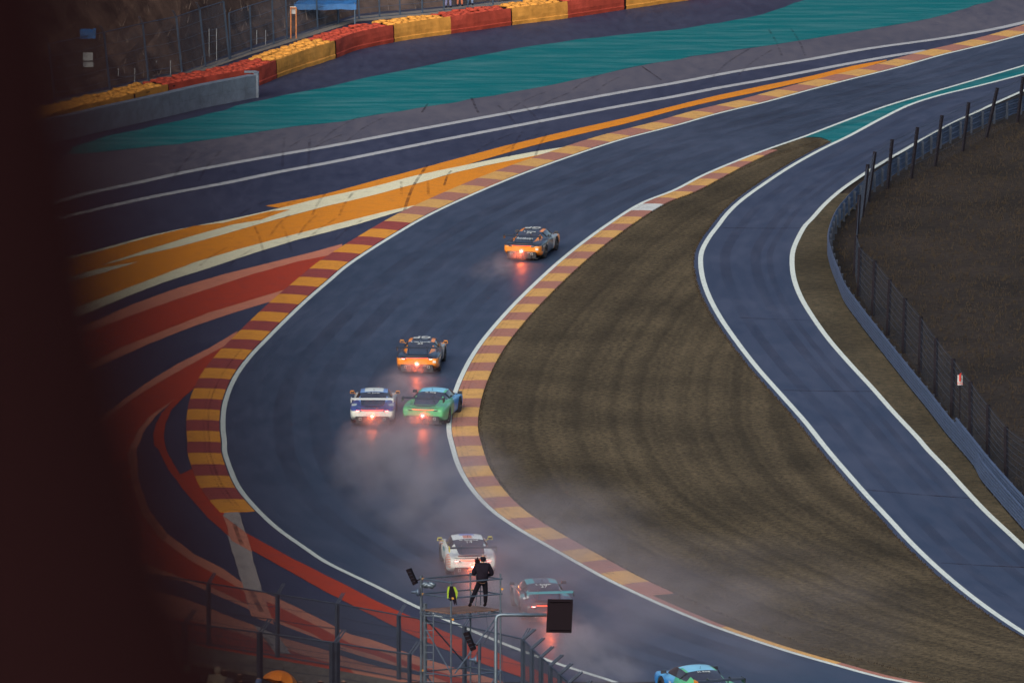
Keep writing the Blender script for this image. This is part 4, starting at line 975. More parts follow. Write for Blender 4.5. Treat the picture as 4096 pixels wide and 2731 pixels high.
def mesh_part(mb, name, mt, parent, smooth=False): return mb.build(name, mt, parent, smooth)
def make_car(name, label, livery, name_txt, num_txt, wing_m, plate_m, bar_m, brake_on, mirror_m, extras=None):
    root = empty(name); tag(root, label, 'race car', 'race cars climbing the wet hill')
    body = SHELL[0].copy(); body.name = 'body'; shade_attr(body, livery); body.materials.append(M['livery'])
    link('body', body, None, root)
    for me, nm in ((SHELL[1],'side_windows'),(SHELL[2],'rear_window'),(SHELL[3],'windscreen')):
        if nm == 'side_windows':
            for sx in (1, -1):
                bm = bmesh.new(); bm.from_mesh(me); bmesh.ops.delete(bm, geom=[f for f in bm.faces if f.calc_center_median().x*sx < 0], context='FACES')
                m2 = bpy.data.meshes.new('side_window'); bm.to_mesh(m2); bm.free(); o = link('side_window', m2, M['glass'], root)
                pil = MB().tube([(sx*.785,.95,.90),(sx*.70,.80,1.05),(sx*.60,.72,1.17)], .016, 5); pil.build('window_pillar', M['livery_edge'] if 'livery_edge' in M else M['carbon'], o)
        else: link(nm, me.copy(), M['glass'], root)
    for y in (0, 2.46):
        for sx in (-1, 1):
            w_ = link('wheel', None, None, root); w_.location = (sx*(.80 if y else .815), y, .345)
            link('tyre', WT, M['rubber'], w_); link('rim', WR, M['rim'], w_)
    # under-tray, diffuser and fins
    d = MB().box((0,1.2,.10),(1.5,4.1,.04)); d.box((0,-1.0,.31),(1.42,.24,.32))
    for x in (-.5,-.25,0,.25,.5): d.box((x,-1.14,.23),(.016,.20,.20))
    d.build('diffuser', M['carbon'], root)
    g_ = MB(); P = []
    for i in range(13):
        t = i/12*2-1; P.append((t*.52,-.93+.03*t*t,.875-.015*t*t))
    V = []; F = []
    for i, (x, y, z) in enumerate(P):
        hw = .075*math.sqrt(max(0, 1-(x/.53)**2)); V += [(x, y-hw, z-.03+.004), (x, y+hw, z+.018)]
    F = [(2*i, 2*i+1, 2*i+3, 2*i+2) for i in range(12)]; g_.add(V, F); g_.build('deck_grille', M['carbon'], root)
    lip = MB(); P = [(t*.80, -1.13+.22*abs(t)**3, .83-.05*t*t) for t in [i/8-1 for i in range(17)]]
    lip.tube(P, .018, 6); lip.build('tail_lip', M['livery_lip'] if 'livery_lip' in M else M['carbon'], root)
    # light bar
    P = [(t*.80, -1.155+.26*abs(t)**3.2, .735+.02*t*t) for t in [i/8-1 for i in range(17)]]
    lb = MB(); V = []
    for p in P: V += [(p[0], p[1], p[2]-.016), (p[0], p[1]-.006, p[2]+.016)]
    lb.add(V, [(2*i, 2*i+2, 2*i+3, 2*i+1) for i in range(16)]); lb.build('light_bar', bar_m, root)
    for sx in (-1, 1):
        h_ = MB().tube([(sx*.48,-1.16,.715),(sx*.62,-1.12,.72),(sx*.80,-.96,.74)], .026, 6); hs_ = h_.build('tail_light_housing', M['carbon'], root)
        if brake_on:
            MB().tube([(sx*.55,-1.165,.712),(sx*.615,-1.148,.708),(sx*.68,-1.12,.716)], .015, 6).build('tail_lamp', M['brake'], hs_)
    rl_ = MB().lathe([(0,-.02),(.11,-.015),(.115,0),(.10,.02)], 16, 'y', c=(0,-1.165,.49)).build('rain_light', M['rainlens'], root); MB().box((0,-1.19,.49),(.085,.02,.055)).build('bulb', M['rain'], rl_)
    ld = bpy.data.lights.new('rain_glow', 'SPOT'); ld.energy = 48; ld.spot_size = R_(165); ld.spot_blend = .5; ld.color = (1,.15,.03); ld.shadow_soft_size = .05
    lo = bpy.data.objects.new('rain_lamp', ld); COL.objects.link(lo); lo.parent = root; lo.location = (0,-1.22,.49); lo.rotation_euler = (R_(-90),0,0)
    for sx in (-1, 1):
        e = MB(); e.box((sx*.52,-1.14,.41),(.11,.03,.025)); e.box((sx*.52,-1.14,.31),(.11,.03,.025)); e.box((sx*.52-.045,-1.14,.36),(.025,.03,.09)); e.box((sx*.52+.045,-1.14,.36),(.025,.03,.09))
        e.build('tailpipe', M['chrome'], root)
    # wing
    w_ = link('rear_wing', None, None, root)
    V = []; F = []; af = [(-.18,.0),(-.10,.030),(.02,.036),(.12,.014),(.16,-.010),(.05,-.016),(-.08,-.018)]
    for x in (-.90,-.45,0,.45,.90):
        for y, z in af: V.append((x, -1.0-y*0-y, 1.215+z))
    m_ = len(af); F = [(i*m_+j, i*m_+(j+1) % m_, (i+1)*m_+(j+1) % m_, (i+1)*m_+j) for i in range(4) for j in range(m_)]
    MB().add(V, F).build('wing_blade', wing_m, w_)
    for sx in (-1, 1):
        MB().box((sx*.905,-1.0,1.17),(.03,.36,.19)).build('end_plate', plate_m[0 if sx < 0 else 1], w_)
        MB().tube([(sx*.42,-.72,.90),(sx*.42,-.74,1.10),(sx*.42,-.80,1.24),(sx*.42,-.92,1.29),(sx*.42,-1.0,1.245)], .014, 5, ry=.035).build('wing_strut', M['carbon'], w_)
    # mirrors
    for sx in (-1, 1):
        mr_ = MB(); mr_.box((sx*.99,2.02,.965),(.20,.11,.12), None, 0, .8); mr_.tube([(sx*.82,2.02,.87),(sx*.96,2.02,.93)], .015, 5); o = mr_.build('mirror', mirror_m, root)
        MB().box((sx*.99,1.958,.962),(.15,.012,.08)).build('mirror_glass', M['glass'], o)
    MB().tube([(0,.95,1.22),(0,.93,1.32)], .008, 4).build('aerial', M['carbon'], root)
    # roll cage, seat
    MB().tube([(-.52,.9,.85),(-.47,.85,1.14),(.47,.85,1.14),(.52,.9,.85)], .022, 6).build('roll_hoop', M['orangecage'], root)
    def rw(y, dz=0.026):                                    # rear window surface
        a = [(-.40,.955),(.0,1.03),(.4,1.13),(.8,1.205),(1.2,1.25)]
        for (y0, z0), (y1, z1) in zip(a, a[1:]):
            if y0 <= y <= y1: return z0+(z1-z0)*(y-y0)/(y1-y0)+dz
    ang = math.atan2(1.13-1.03, .4)
    Mx = lambda x, y, z, a: Matrix.Translation((x, y, z)) @ Matrix.Rotation(a, 4, 'X')
    text(name_txt, .155, M['decal'], root, Mx(0, .60, rw(.60), ang*.8), 'driver_name', .001, bold=True)
    text(num_txt, .27, M['decal'], root, Mx(0, .40, rw(.40), ang), 'number', .001)
    if extras: extras(root, Mx, rw, ang)
    return root
def place_car(root, k_src, yaw):
    g0 = GP(*k_src); root.matrix_world = M_PL @ Matrix.Translation((g0.x, g0.y, .012)) @ Matrix.Rotation(R_(-yaw), 4, 'Z')
    return root
def ex_orange(main):
    def f(root, Mx, rw, ang):
        o = text('GP', .62, M['whitepaint'], root, Matrix.Translation((0,1.36,1.275)) @ Matrix.Rotation(math.pi, 4, 'Z') @ Matrix.Diagonal((1.05,1.25,1,1)), 'roof_logo', .002, bold=True)
        if main: text('hotbath', .26, M['decal'], root, Mx(0,-.38,1.0,.22) @ Matrix.Diagonal((1,1.35,1,1)), 'sponsor_lettering', .002, bold=True)
        for sx in (-1, 1):
            text('MARTINET' if False else 'elite', .09, M['decal'], root, Matrix.Translation((sx*.36,-1.165,.43)) @ Matrix.Rotation(R_(90), 4, 'X'), 'sponsor_lettering', .001)
        MB().box((.78,-1.135,.60),(.14,.02,.10)).build('sponsor_patch', M['decal'], root)
    return f
cars = []
CL_ = 'C'
c = make_car('race_car', 'orange and black race car furthest up the hill with hotbath on its tail', liv_orange, 'L. Hartog', '24', M['carbon'], (M['carbon'],M['carbon']), M['lightbar_dim'], False, M['carbon'], ex_orange(True)); place_car(c, (2108,1030), 14); cars.append((c, .5))
c = make_car('race_car', 'orange and black race car numbered 25, second from the top, tail lamps lit', liv_orange, 'L. ten Voorde', '25', M['carbon'], (M['carbon'],M['carbon']), M['lightbar'], True, M['orangep'], ex_orange(False)); place_car(c, (1678,1482), 5); cars.append((c, .9))
def ex_jones(root, Mx, rw, ang):
    for sx in (-1, 1): text('91', .12, M['black'], root, Mx(sx*.80,-.42,.90,.1) @ Matrix.Rotation(R_(sx*12), 4, 'Y'), 'number', .001)
c = make_car('race_car', 'white and blue race car with a white rear wing, left of the green car', liv_white_blue, 'H. Jones', '', M['whitepaint'], (M['whitepaint'],M['whitepaint']), M['lightbar'], True, M['orangep'], ex_jones); place_car(c, (1493,1690), 1.2); cars.append((c, 1.0))
c = make_car('race_car', 'green and light blue race car brushing the inside kerb', liv_green, 'H. King', '', M['carbon'], (M['carbon'],M['carbon']), M['lightbar_dim'], False, M['carbon']); place_car(c, (1712,1688), 11); cars.append((c, 1.0))
def ex_sch(root, Mx, rw, ang): MB().box((-.90,1.3,.72),(.02,.62,.13)).build('door_patch', M['tealp'], root)
c = make_car('race_car', 'white race car with orange stripes, just above the scaffold tower', liv_white_orange, 'M. Schuring', '14', M['carbon'], (M['yellowp'],M['carbon']), M['lightbar'], True, M['yellowp'], ex_sch); place_car(c, (1880,2292), -6.0); cars.append((c, 1.0))
def ex_teal(root, Mx, rw, ang):
    text('27', .26, M['decal'], root, Matrix.Translation((-.965,-.15,.60)) @ Matrix.Rotation(R_(-90), 4, 'Z') @ Matrix.Rotation(R_(90), 4, 'X'), 'number', .002)
    MB().box((-.80,-.35,.905),(.22,.26,.012), rot('Y',-18)).build('number_patch', M['decal'], root)
c = make_car('race_car', 'dark teal race car in thick spray, partly behind the black panel', liv_teal, 'L. Kohler', '27', M['tealp'], (M['carbon'],M['carbon']), M['lightbar'], True, M['carbon'], ex_teal); place_car(c, (2182,2474), -8); cars.append((c, 1.5))
def ex7(root, Mx, rw, ang): text('99', .24, M['whitepaint'], root, Matrix.Translation((-.925,1.55,.62)) @ Matrix.Rotation(R_(-90), 4, 'Z') @ Matrix.Rotation(R_(90), 4, 'X'), 'number', .002, bold=True)
c = make_car('race_car', 'blue and green race car cut by the bottom edge of the picture', liv_green, 'H. King', '', M['carbon'], (M['orangep'],M['carbon']), M['lightbar'], True, M['carbon'], ex7); place_car(c, (2838,2830), -19.5); cars.append((c, 1.2))
# ------------------------------------------------------------------ dark stanchion right in front of the lens, far out of focus
M['near'] = mat('dark_red_brown_steel', (.0150,.0058,.0065), .95, spec=.0)
def near_post():
    D = 0.85; edge = [(350,-1400),(360,-500),(410,-60),(450,160),(502,420),(568,760),(672,1150),(800,1480),(885,1700),(1020,2100),(1160,2600)]
    V = []; F = []; n = 12; rows = [WP(x*4096/2352, y*4096/2352, D) for x, y in edge]
    for p in rows:
        for j in range(n):                               # rounded column, .34 wide, .22 deep
            a = 2*math.pi*j/n; V.append((p.x-.16+.16*math.copysign(abs(math.cos(a))**.5, math.cos(a)), p.y+.07*math.copysign(abs(math.sin(a))**.5, math.sin(a)), p.z))
    m = len(rows)
    for i in range(m-1):
        for j in range(n): F.append((i*n+j, i*n+(j+1) % n, (i+1)*n+(j+1) % n, (i+1)*n+j))
    F += [tuple(range(n)), tuple((m-1)*n+j for j in range(n))[::-1]]
    b = MB().add(V, F); o = b.build('stanchion', M['near'], None, True); tag(o, 'dark unfocused upright column filling the left edge of the picture', 'column')
near_post()
# ------------------------------------------------------------------ scaffold tower
M['tube'] = mat('scaffold_tube_steel', (.13,.16,.21), .4, .6, var=.35, vscale=6)
M['clamp'] = mat('clamp_yellow', (.55,.25,.03), .6)
M['deck'] = mat('weathered_deck_boards', (.17,.09,.07), .8, var=.5, vscale=3)
M['hivis'] = mat('hi_vis_yellow_green', (.28,.40,.02), .7, var=.2)
M['jacket'] = mat('dark_jacket_cloth', (.012,.009,.016), .95, spec=.08, var=.25, vscale=9)
M['trouser'] = mat('dark_trousers', (.009,.008,.013), .95, spec=.08)
M['skin'] = mat('skin', (.38,.20,.14), .6)
def X(x, y, D): return WP(*S(10, x, y), D)
DT = 245.0; s10 = DT/FPX/2.846
cx, cy = 690, 727                                     # deck centre in crop 10
T0 = X(cx, cy, DT)
tower = empty('scaffold_tower', (T0.x, T0.y, T0.z-6.5)); tag(tower, 'steel scaffold tower carrying the camera operator, bottom centre', 'scaffold tower')
CR = {'l':(-1.345,.10),'f':(-.315,-1.30),'r':(1.36,.02),'b':(.33,1.42)}
TZ = 6.5
def tp(c_, z): return Vector((CR[c_][0], CR[c_][1], TZ+z))
for c_, top in (('l',1.16),('f',1.10),('r',1.22),('b',1.12)):
    MB().tube([tp(c_, -6.5), tp(c_, top)], .048 if c_ == 'l' else .030, 8).build('standard', M['tube'], tower)
MB().tube([tp('l',-6.5)+Vector((.13,-.05,0)), tp('l',.2)+Vector((.13,-.05,0))], .07, 8).build('standard', M['tube'], tower)
for z in (1.04,.52,-.12,-2.15,-4.2):
    for a, b_ in (('l','f'),('f','r'),('r','b'),('b','l')):
        p, q = tp(a, z), tp(b_, z); d = (q-p).normalized()*.08
        MB().tube([p-d, q+d], .026, 7).build('ledger', M['tube'], tower)
deck_pts = [tp('l',0), tp('f',0), tp('r',0), tp('b',0)]
ux = (deck_pts[1]-deck_pts[0]); uy = (deck_pts[3]-deck_pts[0])
for i in range(6):
    a, b_ = i/6+.01, (i+1)/6-.01; Pq = [deck_pts[0]+ux*t+uy*s_ for t, s_ in ((.03,a),(.97,a),(.97,b_),(.03,b_))]
    MB().add([p-Vector((0,0,.05)) for p in Pq]+[p for p in Pq], [(3,2,1,0),(4,5,6,7),(0,1,5,4),(1,2,6,5),(2,3,7,6),(3,0,4,7)]).build('deck_board', M['deck'], tower)
for a, b_ in (('l','f'),('f','r')):                   # lattice under the deck edge
    m_ = MB()
    for i in range(10):
        p = tp(a,-.02).lerp(tp(b_,-.02), i/9); m_.box(p-Vector((0,0,.06)), (.10 if i % 2 else .03,.02,.10))
    m_.build('lattice_edge', M['dksteel'], tower)
    MB().tube([tp(a,-.20), tp(b_,-.20)], .03, 7).build('ledger', M['tube'], tower)
def br(x0, y0, d0, x1, y1, d1, r=.024, m_='tube'):
    p, q = X(x0,y0,DT+d0)-tower.location, X(x1,y1,DT+d1)-tower.location; MB().tube([p, q], r, 7).build('brace', M[m_], tower)
br(290,830,-.1,765,1370,1.3,.026,'dksteel'); br(1090,830,0,625,1455,-1.3,.028); br(1100,880,0,870,1240,-.5,.02,'dksteel'); br(265,900,0,580,1450,-1.3); br(300,1480,0,420,1640,-.6,.026,'dksteel'); br(1155,1420,0,1000,1620,-.6,.026)
br(980,770,.2,1020,1160,.2,.006,'dksteel'); br(1148,900,.1,1180,1568,.1,.008,'dksteel')
for i, (c_, z) in enumerate([('l',1.04),('l',.52),('f',.52),('r',.7),('b',.52),('f',-.2),('l',-2.1),('r',-.15)]):
    MB().box(tp(c_, z)+Vector((.06,-.05,.0)), (.07,.07,.06)).build('clamp', M['clamp'], tower)
l_ = empty('ladder', X(332,1300,DT-.6)); tag(l_, 'narrow steel ladder leaning inside the left half of the scaffold tower', 'ladder')
for x in (-48, 48): MB().tube([(x*s10,0,-2.6),(x*s10,0,.520*3)], .02, 6).build('stile', M['tube'], l_)
for i in range(17): MB().tube([(-48*s10,0,-2.5+i*.25),(48*s10,0,-2.5+i*.25)], .014, 6).build('rung', M['tube'], l_)
# loudspeakers and horns
def slab(quad, D, label, arm):
    P = [X(x, y, D) for x, y in quad]; c_ = sum(P, Vector())/4; r = empty('loudspeaker', c_); tag(r, label, 'loudspeaker', 'loudspeakers by the tower')
    th = Vector((.05,.30,0)); V = [p-c_ for p in P]+[p-c_+th for p in P]
    # curved array: mid points bulge
    MB().add(V, [(0,1,2,3),(7,6,5,4),(0,4,5,1),(1,5,6,2),(2,6,7,3),(3,7,4,0)]).build('cabinet', M['black'], r)
    for i in range(1, 5):
        a = V[0].lerp(V[3], i/5); b_ = V[1].lerp(V[2], i/5); MB().tube([a-Vector((0,.012,0)), b_-Vector((0,.012,0))], .008, 4).build('grille_rib', M['dksteel'], r)
    MB().tube([Vector((0,.1,0)), X(*arm[0], D+.1)-c_, X(*arm[1], D+.1)-c_], .022, 6).build('bracket', M['black'], r)
    return r
slab([(64,280),(112,266),(190,436),(148,458)], DT-.1, 'black loudspeaker angled off the top left post of the tower', ((190,400),(236,385)))
slab([(716,1000),(772,985),(852,1188),(806,1206)], 236, 'black loudspeaker tilted on the thin post in front of the tower', ((870,1135),(905,1130)))
sp = empty('speaker_post', X(905,1568,236)); tag(sp, 'thin grey post holding the lower black loudspeaker', 'post'); MB().tube([(0,0,-3),(0,0,(1568-1118)*236/FPX/2.846)], .045, 8).build('pole', M['tube'], sp)
MB().tube([(0,0,(1568-1300)*236/FPX/2.846),(0,0,(1568-1118)*236/FPX/2.846+.02)], .055, 8).build('sleeve', M['dksteel'], sp)
def horn(x, y, D, label):
    r = empty('horn_speaker', X(x, y, D)); tag(r, label, 'horn speaker', 'pale horn speakers')
    MB().lathe([(.0,-.14),(.05,-.14),(.05,-.02),(.09,.04),(.17,.10),(.16,.105),(.07,.05),(0,.0)], 14, 'x').build('horn', M['farsteel'], r, True); MB().tube([(0,0,0),(.06,0,-.14),(.18,0,-.1)], .014, 5).build('bracket', M['dksteel'], r)
horn(175,530,DT, 'grey horn speaker below the top left loudspeaker on the tower'); horn(835,1300,236,'grey horn speaker on the thin post in front of the tower')
# rolled sheet on the rail and hanging jacket
r = empty('rolled_sheet', X(325,450,DT-.5)); tag(r, 'bundle of grey sheeting tied to the left end of the top rail', 'sheet')
b = MB()
for k in range(3):
    P = [(-.24+.06*i, .04*math.sin(i+k*2), .03*math.sin(i*1.9+k*2.1)+.03*k-.03) for i in range(9)]; b.tube(P, [.03,.06,.08,.075,.085,.075,.085,.07,.03], 7)
b.build('folds', M['steel'], r, True)
r = empty('hanging_jacket', X(590,470,DT-1.35)); tag(r, 'yellow green hi vis jacket with black lining hung on the rail', 'jacket')
def cloth(pts, name, mt, dep):
    n = len(pts); V = [(x*s10, dep+noise.noise((x*.05,y*.05,1))*.05, -y*s10) for x, y in pts]+[(x*s10, dep+.09+noise.noise((x*.05,y*.05,4))*.04, -y*s10) for x, y in pts]
    MB().add(V, [tuple(range(n))[::-1], tuple(range(n,2*n))]+[(i, (i+1) % n, n+(i+1) % n, n+i) for i in range(n)]).build(name, mt, r)
cloth([(-45,0),(-10,-4),(0,30),(-5,90),(-30,140),(-52,130),(-55,60)], 'left_panel', M['hivis'], 0)
cloth([(5,-4),(40,5),(68,60),(60,120),(50,160),(30,150),(25,60)], 'right_panel', M['hivis'], -.01)
cloth([(-22,-6),(12,-8),(35,60),(52,150),(58,200),(48,205),(40,180),(34,215),(24,190),(10,150),(-15,160),(-40,140),(-34,60)], 'lining', M['jacket'], -.06)

# ------------------------------------------------------------------ black panel on a bent pole
Dp = 224.0; sp_ = Dp/FPX/2.846
pr = empty('panel_sign', X(1090,1568,Dp)); tag(pr, 'black rectangular panel on a bent steel pole, seen from behind', 'sign')
o0 = pr.location
def Y(x, y, dd=0): return X(x, y, Dp+dd)-o0
P = [Vector((0,0,-4)), Y(1090,1500), Y(1092,860), Y(1096,830), Y(1108,805), Y(1130,793), Y(1165,789), Y(1670,792)]
MB().tube(P, .055, 12).build('bent_pole', M['steel'], pr, True)
V = [Y(1681,613), Y(1970,617), Y(1953,996), Y(1663,992)]; V2 = [v+Vector((0,.10,0)) for v in V]
MB().add(V+V2, [(0,1,2,3),(7,6,5,4),(0,4,5,1),(1,5,6,2),(2,6,7,3),(3,7,4,0)]).build('panel', M['black'], pr)
for y in (640, 960): MB().tube([Y(1700,y,-.05), Y(1935,y,-.05)], .018, 4).build('panel_rib', M['black'], pr)

# ------------------------------------------------------------------ people
def skin_mesh(verts, edges, radii, name, root_i=0, sub=1):
    me = bpy.data.meshes.new(name); me.from_pydata([tuple(v) for v in verts], edges, []); o = bpy.data.objects.new('t', me); COL.objects.link(o)
    sk = o.modifiers.new('k', 'SKIN'); sk.use_smooth_shade = True
    for i, r in enumerate(radii):
        sv = me.skin_vertices[0].data[i]; sv.radius = (r, r) if not isinstance(r, tuple) else r; sv.use_root = (i == root_i)
    ss = o.modifiers.new('s', 'SUBSURF'); ss.levels = sub; ss.render_levels = sub
    dg = bpy.context.evaluated_depsgraph_get(); out = bpy.data.meshes.new_from_object(o.evaluated_get(dg)); bpy.data.objects.remove(o); out.name = name; return out
def person(root, J, jacket, trousers, skin, hood=None, hair=None, boots=None, fingers=True):
    """J: joints (x right, y forward, z up) hip, chest, neck, head, and l/r shoulder elbow hand knee foot"""
    V = []; E = []; R = []
    def a(p, r, prev=None):
        V.append(Vector(p)); R.append(r); i = len(V)-1
        if prev is not None: E.append((prev, i))
        return i
    hip = a(J['hip'], .11); ch = a(J['chest'], .12, hip); nk = a(J['neck'], .055, ch); h1 = a(Vector(J['head'])-Vector((0,0,.05)), .08, nk); h2 = a(Vector(J['head'])+Vector((0,0,.05)), .085, h1); a(Vector(J['head'])+Vector((0,0,.10)), .05, h2)
    fd = J.get('face', Vector((0,1,0))); a(Vector(J['head'])+Vector(fd)*.105+Vector((0,0,-.005)), .016, h1)
    for s_ in 'lr':
        sh = a(J[s_+'sh'], .06, ch); el = a(J[s_+'el'], .045, sh); wr = a(J[s_+'ha'], .03, el)
        d = (Vector(J[s_+'ha'])-Vector(J[s_+'el'])).normalized(); side = d.cross(Vector((0,0,1))); side = side.normalized() if side.length > .1 else Vector((1,0,0))
        palm = a(Vector(J[s_+'ha'])+d*.06, .032, wr)
        if fingers:
            for k, (o_, L_) in enumerate(((-.03,.065),(-.01,.078),(.01,.074),(.03,.058))):
                f1 = a(V[palm]+side*o_+d*.03, .011, palm); f2 = a(V[palm]+side*o_+d*(.03+L_*.5), .010, f1); a(V[palm]+side*o_*.9+d*(.03+L_*.8)-Vector((0,0,.02)), .008, f2)
            t1 = a(V[palm]-side*.04-d*.01, .012, palm); a(V[palm]-side*.055+d*.03, .010, t1)
        hj = a(Vector(J['hip'])+Vector(((-.1 if s_ == 'l' else .1),0,-.04)), .085, hip); kn = a(J[s_+'kn'], .058, hj); an = a(J[s_+'fo'], .04, kn); a(Vector(J[s_+'fo'])+Vector(J.get('fdir', (0,.16,-.04))), .035, an)
    link('body', skin_mesh(V, E, R, 'body'), skin, root)
    # jacket: torso and sleeves
    V = []; E = []; R = []
    w0 = a(Vector(J['hip'])-Vector((0,0,.12)), (.225,.19)); w1 = a(Vector(J['hip'])+Vector((0,0,.10)), (.23,.19), w0); w2 = a(J['chest'], (.25,.19), w1); w3 = a(Vector(J['neck'])-Vector((0,0,.04)), .10, w2)
    for s_ in 'lr':
        sh = a(J[s_+'sh'], .105, w2); el = a(J[s_+'el'], .09, sh); a(Vector(J[s_+'ha'])*.92+Vector(J[s_+'el'])*.08, .052, el)
    link('jacket', skin_mesh(V, E, R, 'jacket'), jacket, root)
    V = []; E = []; R = []
    w0 = a(Vector(J['hip'])+Vector((0,0,.02)), (.165,.13))
    for s_ in 'lr':
        hj = a(Vector(J['hip'])+Vector(((-.10 if s_ == 'l' else .10),0,-.10)), .105, w0); kn = a(J[s_+'kn'], .085, hj); a(Vector(J[s_+'fo'])+Vector((0,0,.03)), .068, kn)
    link('trousers', skin_mesh(V, E, R, 'trousers'), trousers, root)
    for s_ in 'lr':
        V = []; E = []; R = []
        b0 = a(Vector(J[s_+'fo'])+Vector((0,0,.08)), .06); b1 = a(Vector(J[s_+'fo'])+Vector((0,0,-.01)), .055, b0); a(Vector(J[s_+'fo'])+Vector(J.get('fdir', (0,.16,-.04))), .05, b1)
        link('boot', skin_mesh(V, E, R, 'boot'), boots or M['black'], root)
    if hood or hair:
        V = []; E = []; R = []
        b0 = a(Vector(J['head'])+Vector((0,-.01,-.14)), .10); b1 = a(Vector(J['head'])-Vector(fd)*.02+Vector((0,0,-.02)), .125 if hood else .105, b0 if hood else None) if hood else a(Vector(J['head'])-Vector(fd)*.03+Vector((0,0,.02)), .105, b0); a(Vector(J['head'])-Vector(fd)*.02+Vector((0,0,.075)), .10, b1)
        link('hood' if hood else 'hair', skin_mesh(V, E, R, 'hood'), hood or hair, root)
pr_ = empty('person', X(935,703,DT+.1)); tag(pr_, 'person in a dark hooded jacket filming from the scaffold deck, seen from behind', 'person')
J = dict(hip=Vector((0,0,.92)), chest=Vector((0,.05,1.33)), neck=Vector((.02,.06,1.53)), head=Vector((.03,.09,1.67)), face=Vector((-.2,.95,-.1)).normalized(),
  lsh=(-.20,.04,1.43), rsh=(.22,.04,1.43), lel=(-.30,.10,1.10), rel=(.35,.08,1.12), lha=(-.20,.36,1.22), rha=(.16,.36,1.06),
  lkn=(-.25,.06,.50), lfo=(-.40,.0,.09), rkn=(.12,.05,.48), rfo=(.11,.02,.09), fdir=(-.05,.14,-.05))
person(pr_, J, M['jacket'], M['trouser'], M['skin'], hood=M['jacket'])
ca = empty('video_camera', pr_.location+Vector((-.16,.42,1.50))); tag(ca, 'black video camera on its tripod beside the hooded operator', 'camera')
b = MB().box((0,0,0),(.17,.34,.20)); b.tube([(0,.15,0),(0,.36,0)], .06, 12); b.box((-.05,-.19,.07),(.09,.08,.08)); b.build('camera_body', M['black'], ca)
MB().box((0,0,.14),(.04,.20,.04)).build('handle', M['black'], ca)
tr = empty('tripod', ca.location-Vector((-.10,-.02,1.50))); tag(tr, 'thin dark tripod standing between the operator’s legs'.replace('’s',''), 'tripod')
for a_ in (90, 210, 330): MB().tube([(0,0,1.25),(.20*math.cos(R_(a_)),.20*math.sin(R_(a_)),0)], .018, 6).build('leg', M['tube'], tr)
MB().tube([(0,0,1.2),(-.06,-.02,1.38)], .035, 8).build('head', M['black'], tr)

# marshals beyond the far fence
M['lav'] = mat('lavender_overall', (.22,.22,.42), .8); M['orj'] = mat('orange_overall', (.62,.17,.08), .8); M['blj'] = mat('pale_blue_overall', (.20,.27,.46), .8); M['hairm'] = mat('dark_hair', (.03,.02,.018), .9)
MAR = [(9, 'lav', (1793,30), 'marshal in lavender overalls left of the one in orange, top edge'), (9, 'orj', (1839,20), 'person in orange and pink overalls behind the far fence'), (9, 'blj', (1880,12), 'person in pale blue overalls, right of the one in orange')]
def std_pose(lean=0, dy=0, rnd=random):
    k = rnd.uniform(-.05,.05)
    return dict(hip=Vector((0,0,.94)), chest=Vector((k,.02,1.32)), neck=Vector((k,.02,1.52)), head=Vector((k*1.5,.03,1.66)), face=Vector((0,-1,0)) if dy else Vector((0,1,0)),
      lsh=(-.20,0,1.43), rsh=(.20,0,1.43), lel=(-.27,.05,1.15), rel=(.27,.03,1.15), lha=(-.22,.20,.98+k), rha=(.20,.22,1.0-k), lkn=(-.12,.02,.5), rkn=(.13,.0,.5), lfo=(-.14,0,.09), rfo=(.15,0,.09))
for _, m_, (px, py), lab in MAR:
    P = behind(px, py, 1.1); lw = M_PL.inverted() @ P; base = LW(lw.x, lw.y, 0.0)
    hh = (P-base).z
    r = empty('person', base+Vector((0,0,0))); tag(r, lab, 'person', 'marshals behind the far fence')
    person(r, std_pose(dy=1), M[m_], M[m_], M['skin'], hair=M['hairm'], fingers=True)
# spectators under the front fence
SPD = 206
def spect(x, y, lab, jm, hm, hoodm=None, up=0):
    P = WP(*S(0,x,y), SPD) if False else WP(700+x/1.887, 1900+y/1.887, SPD); r = empty('person', P-Vector((0,0,1.74))); tag(r, lab, 'person', 'spectators at the bottom edge')
    person(r, std_pose(), jm, M['trouser'], M['skin'], hood=hoodm, hair=hm)
M['beige'] = mat('beige_cloth', (.32,.26,.20), .85, var=.3); M['bluecap'] = mat('blue_cloth', (.10,.17,.36), .85); M['greencap'] = mat('pale_green_cloth', (.20,.27,.20), .85); M['greyj'] = mat('grey_cloth', (.09,.08,.09), .85)
spect(110,1432,'spectator with a pale green hat in the dark lower left corner', M['trouser'], M['greencap'])
spect(322,1442,'spectator in a beige hood, left of the orange umbrella', M['beige'], None, M['beige'])
spect(378,1470,'spectator with brown hair close behind the beige hood', M['greyj'], M['hairm'])
spect(505,1500,'dark clad spectator midway between beige hood and blue hat', M['jacket'], M['hairm'])
spect(632,1532,'spectator in a small blue hat touching the umbrella', M['jacket'], M['bluecap'])
spect(965,1556,'dark haired spectator first right of the umbrella', M['jacket'], M['hairm'])
spect(1100,1552,'spectator with black cap beside the thick double post', M['jacket'], M['black'])
spect(1290,1552,'spectator with light brown hair right of the double post', M['greyj'], M['hairm'])
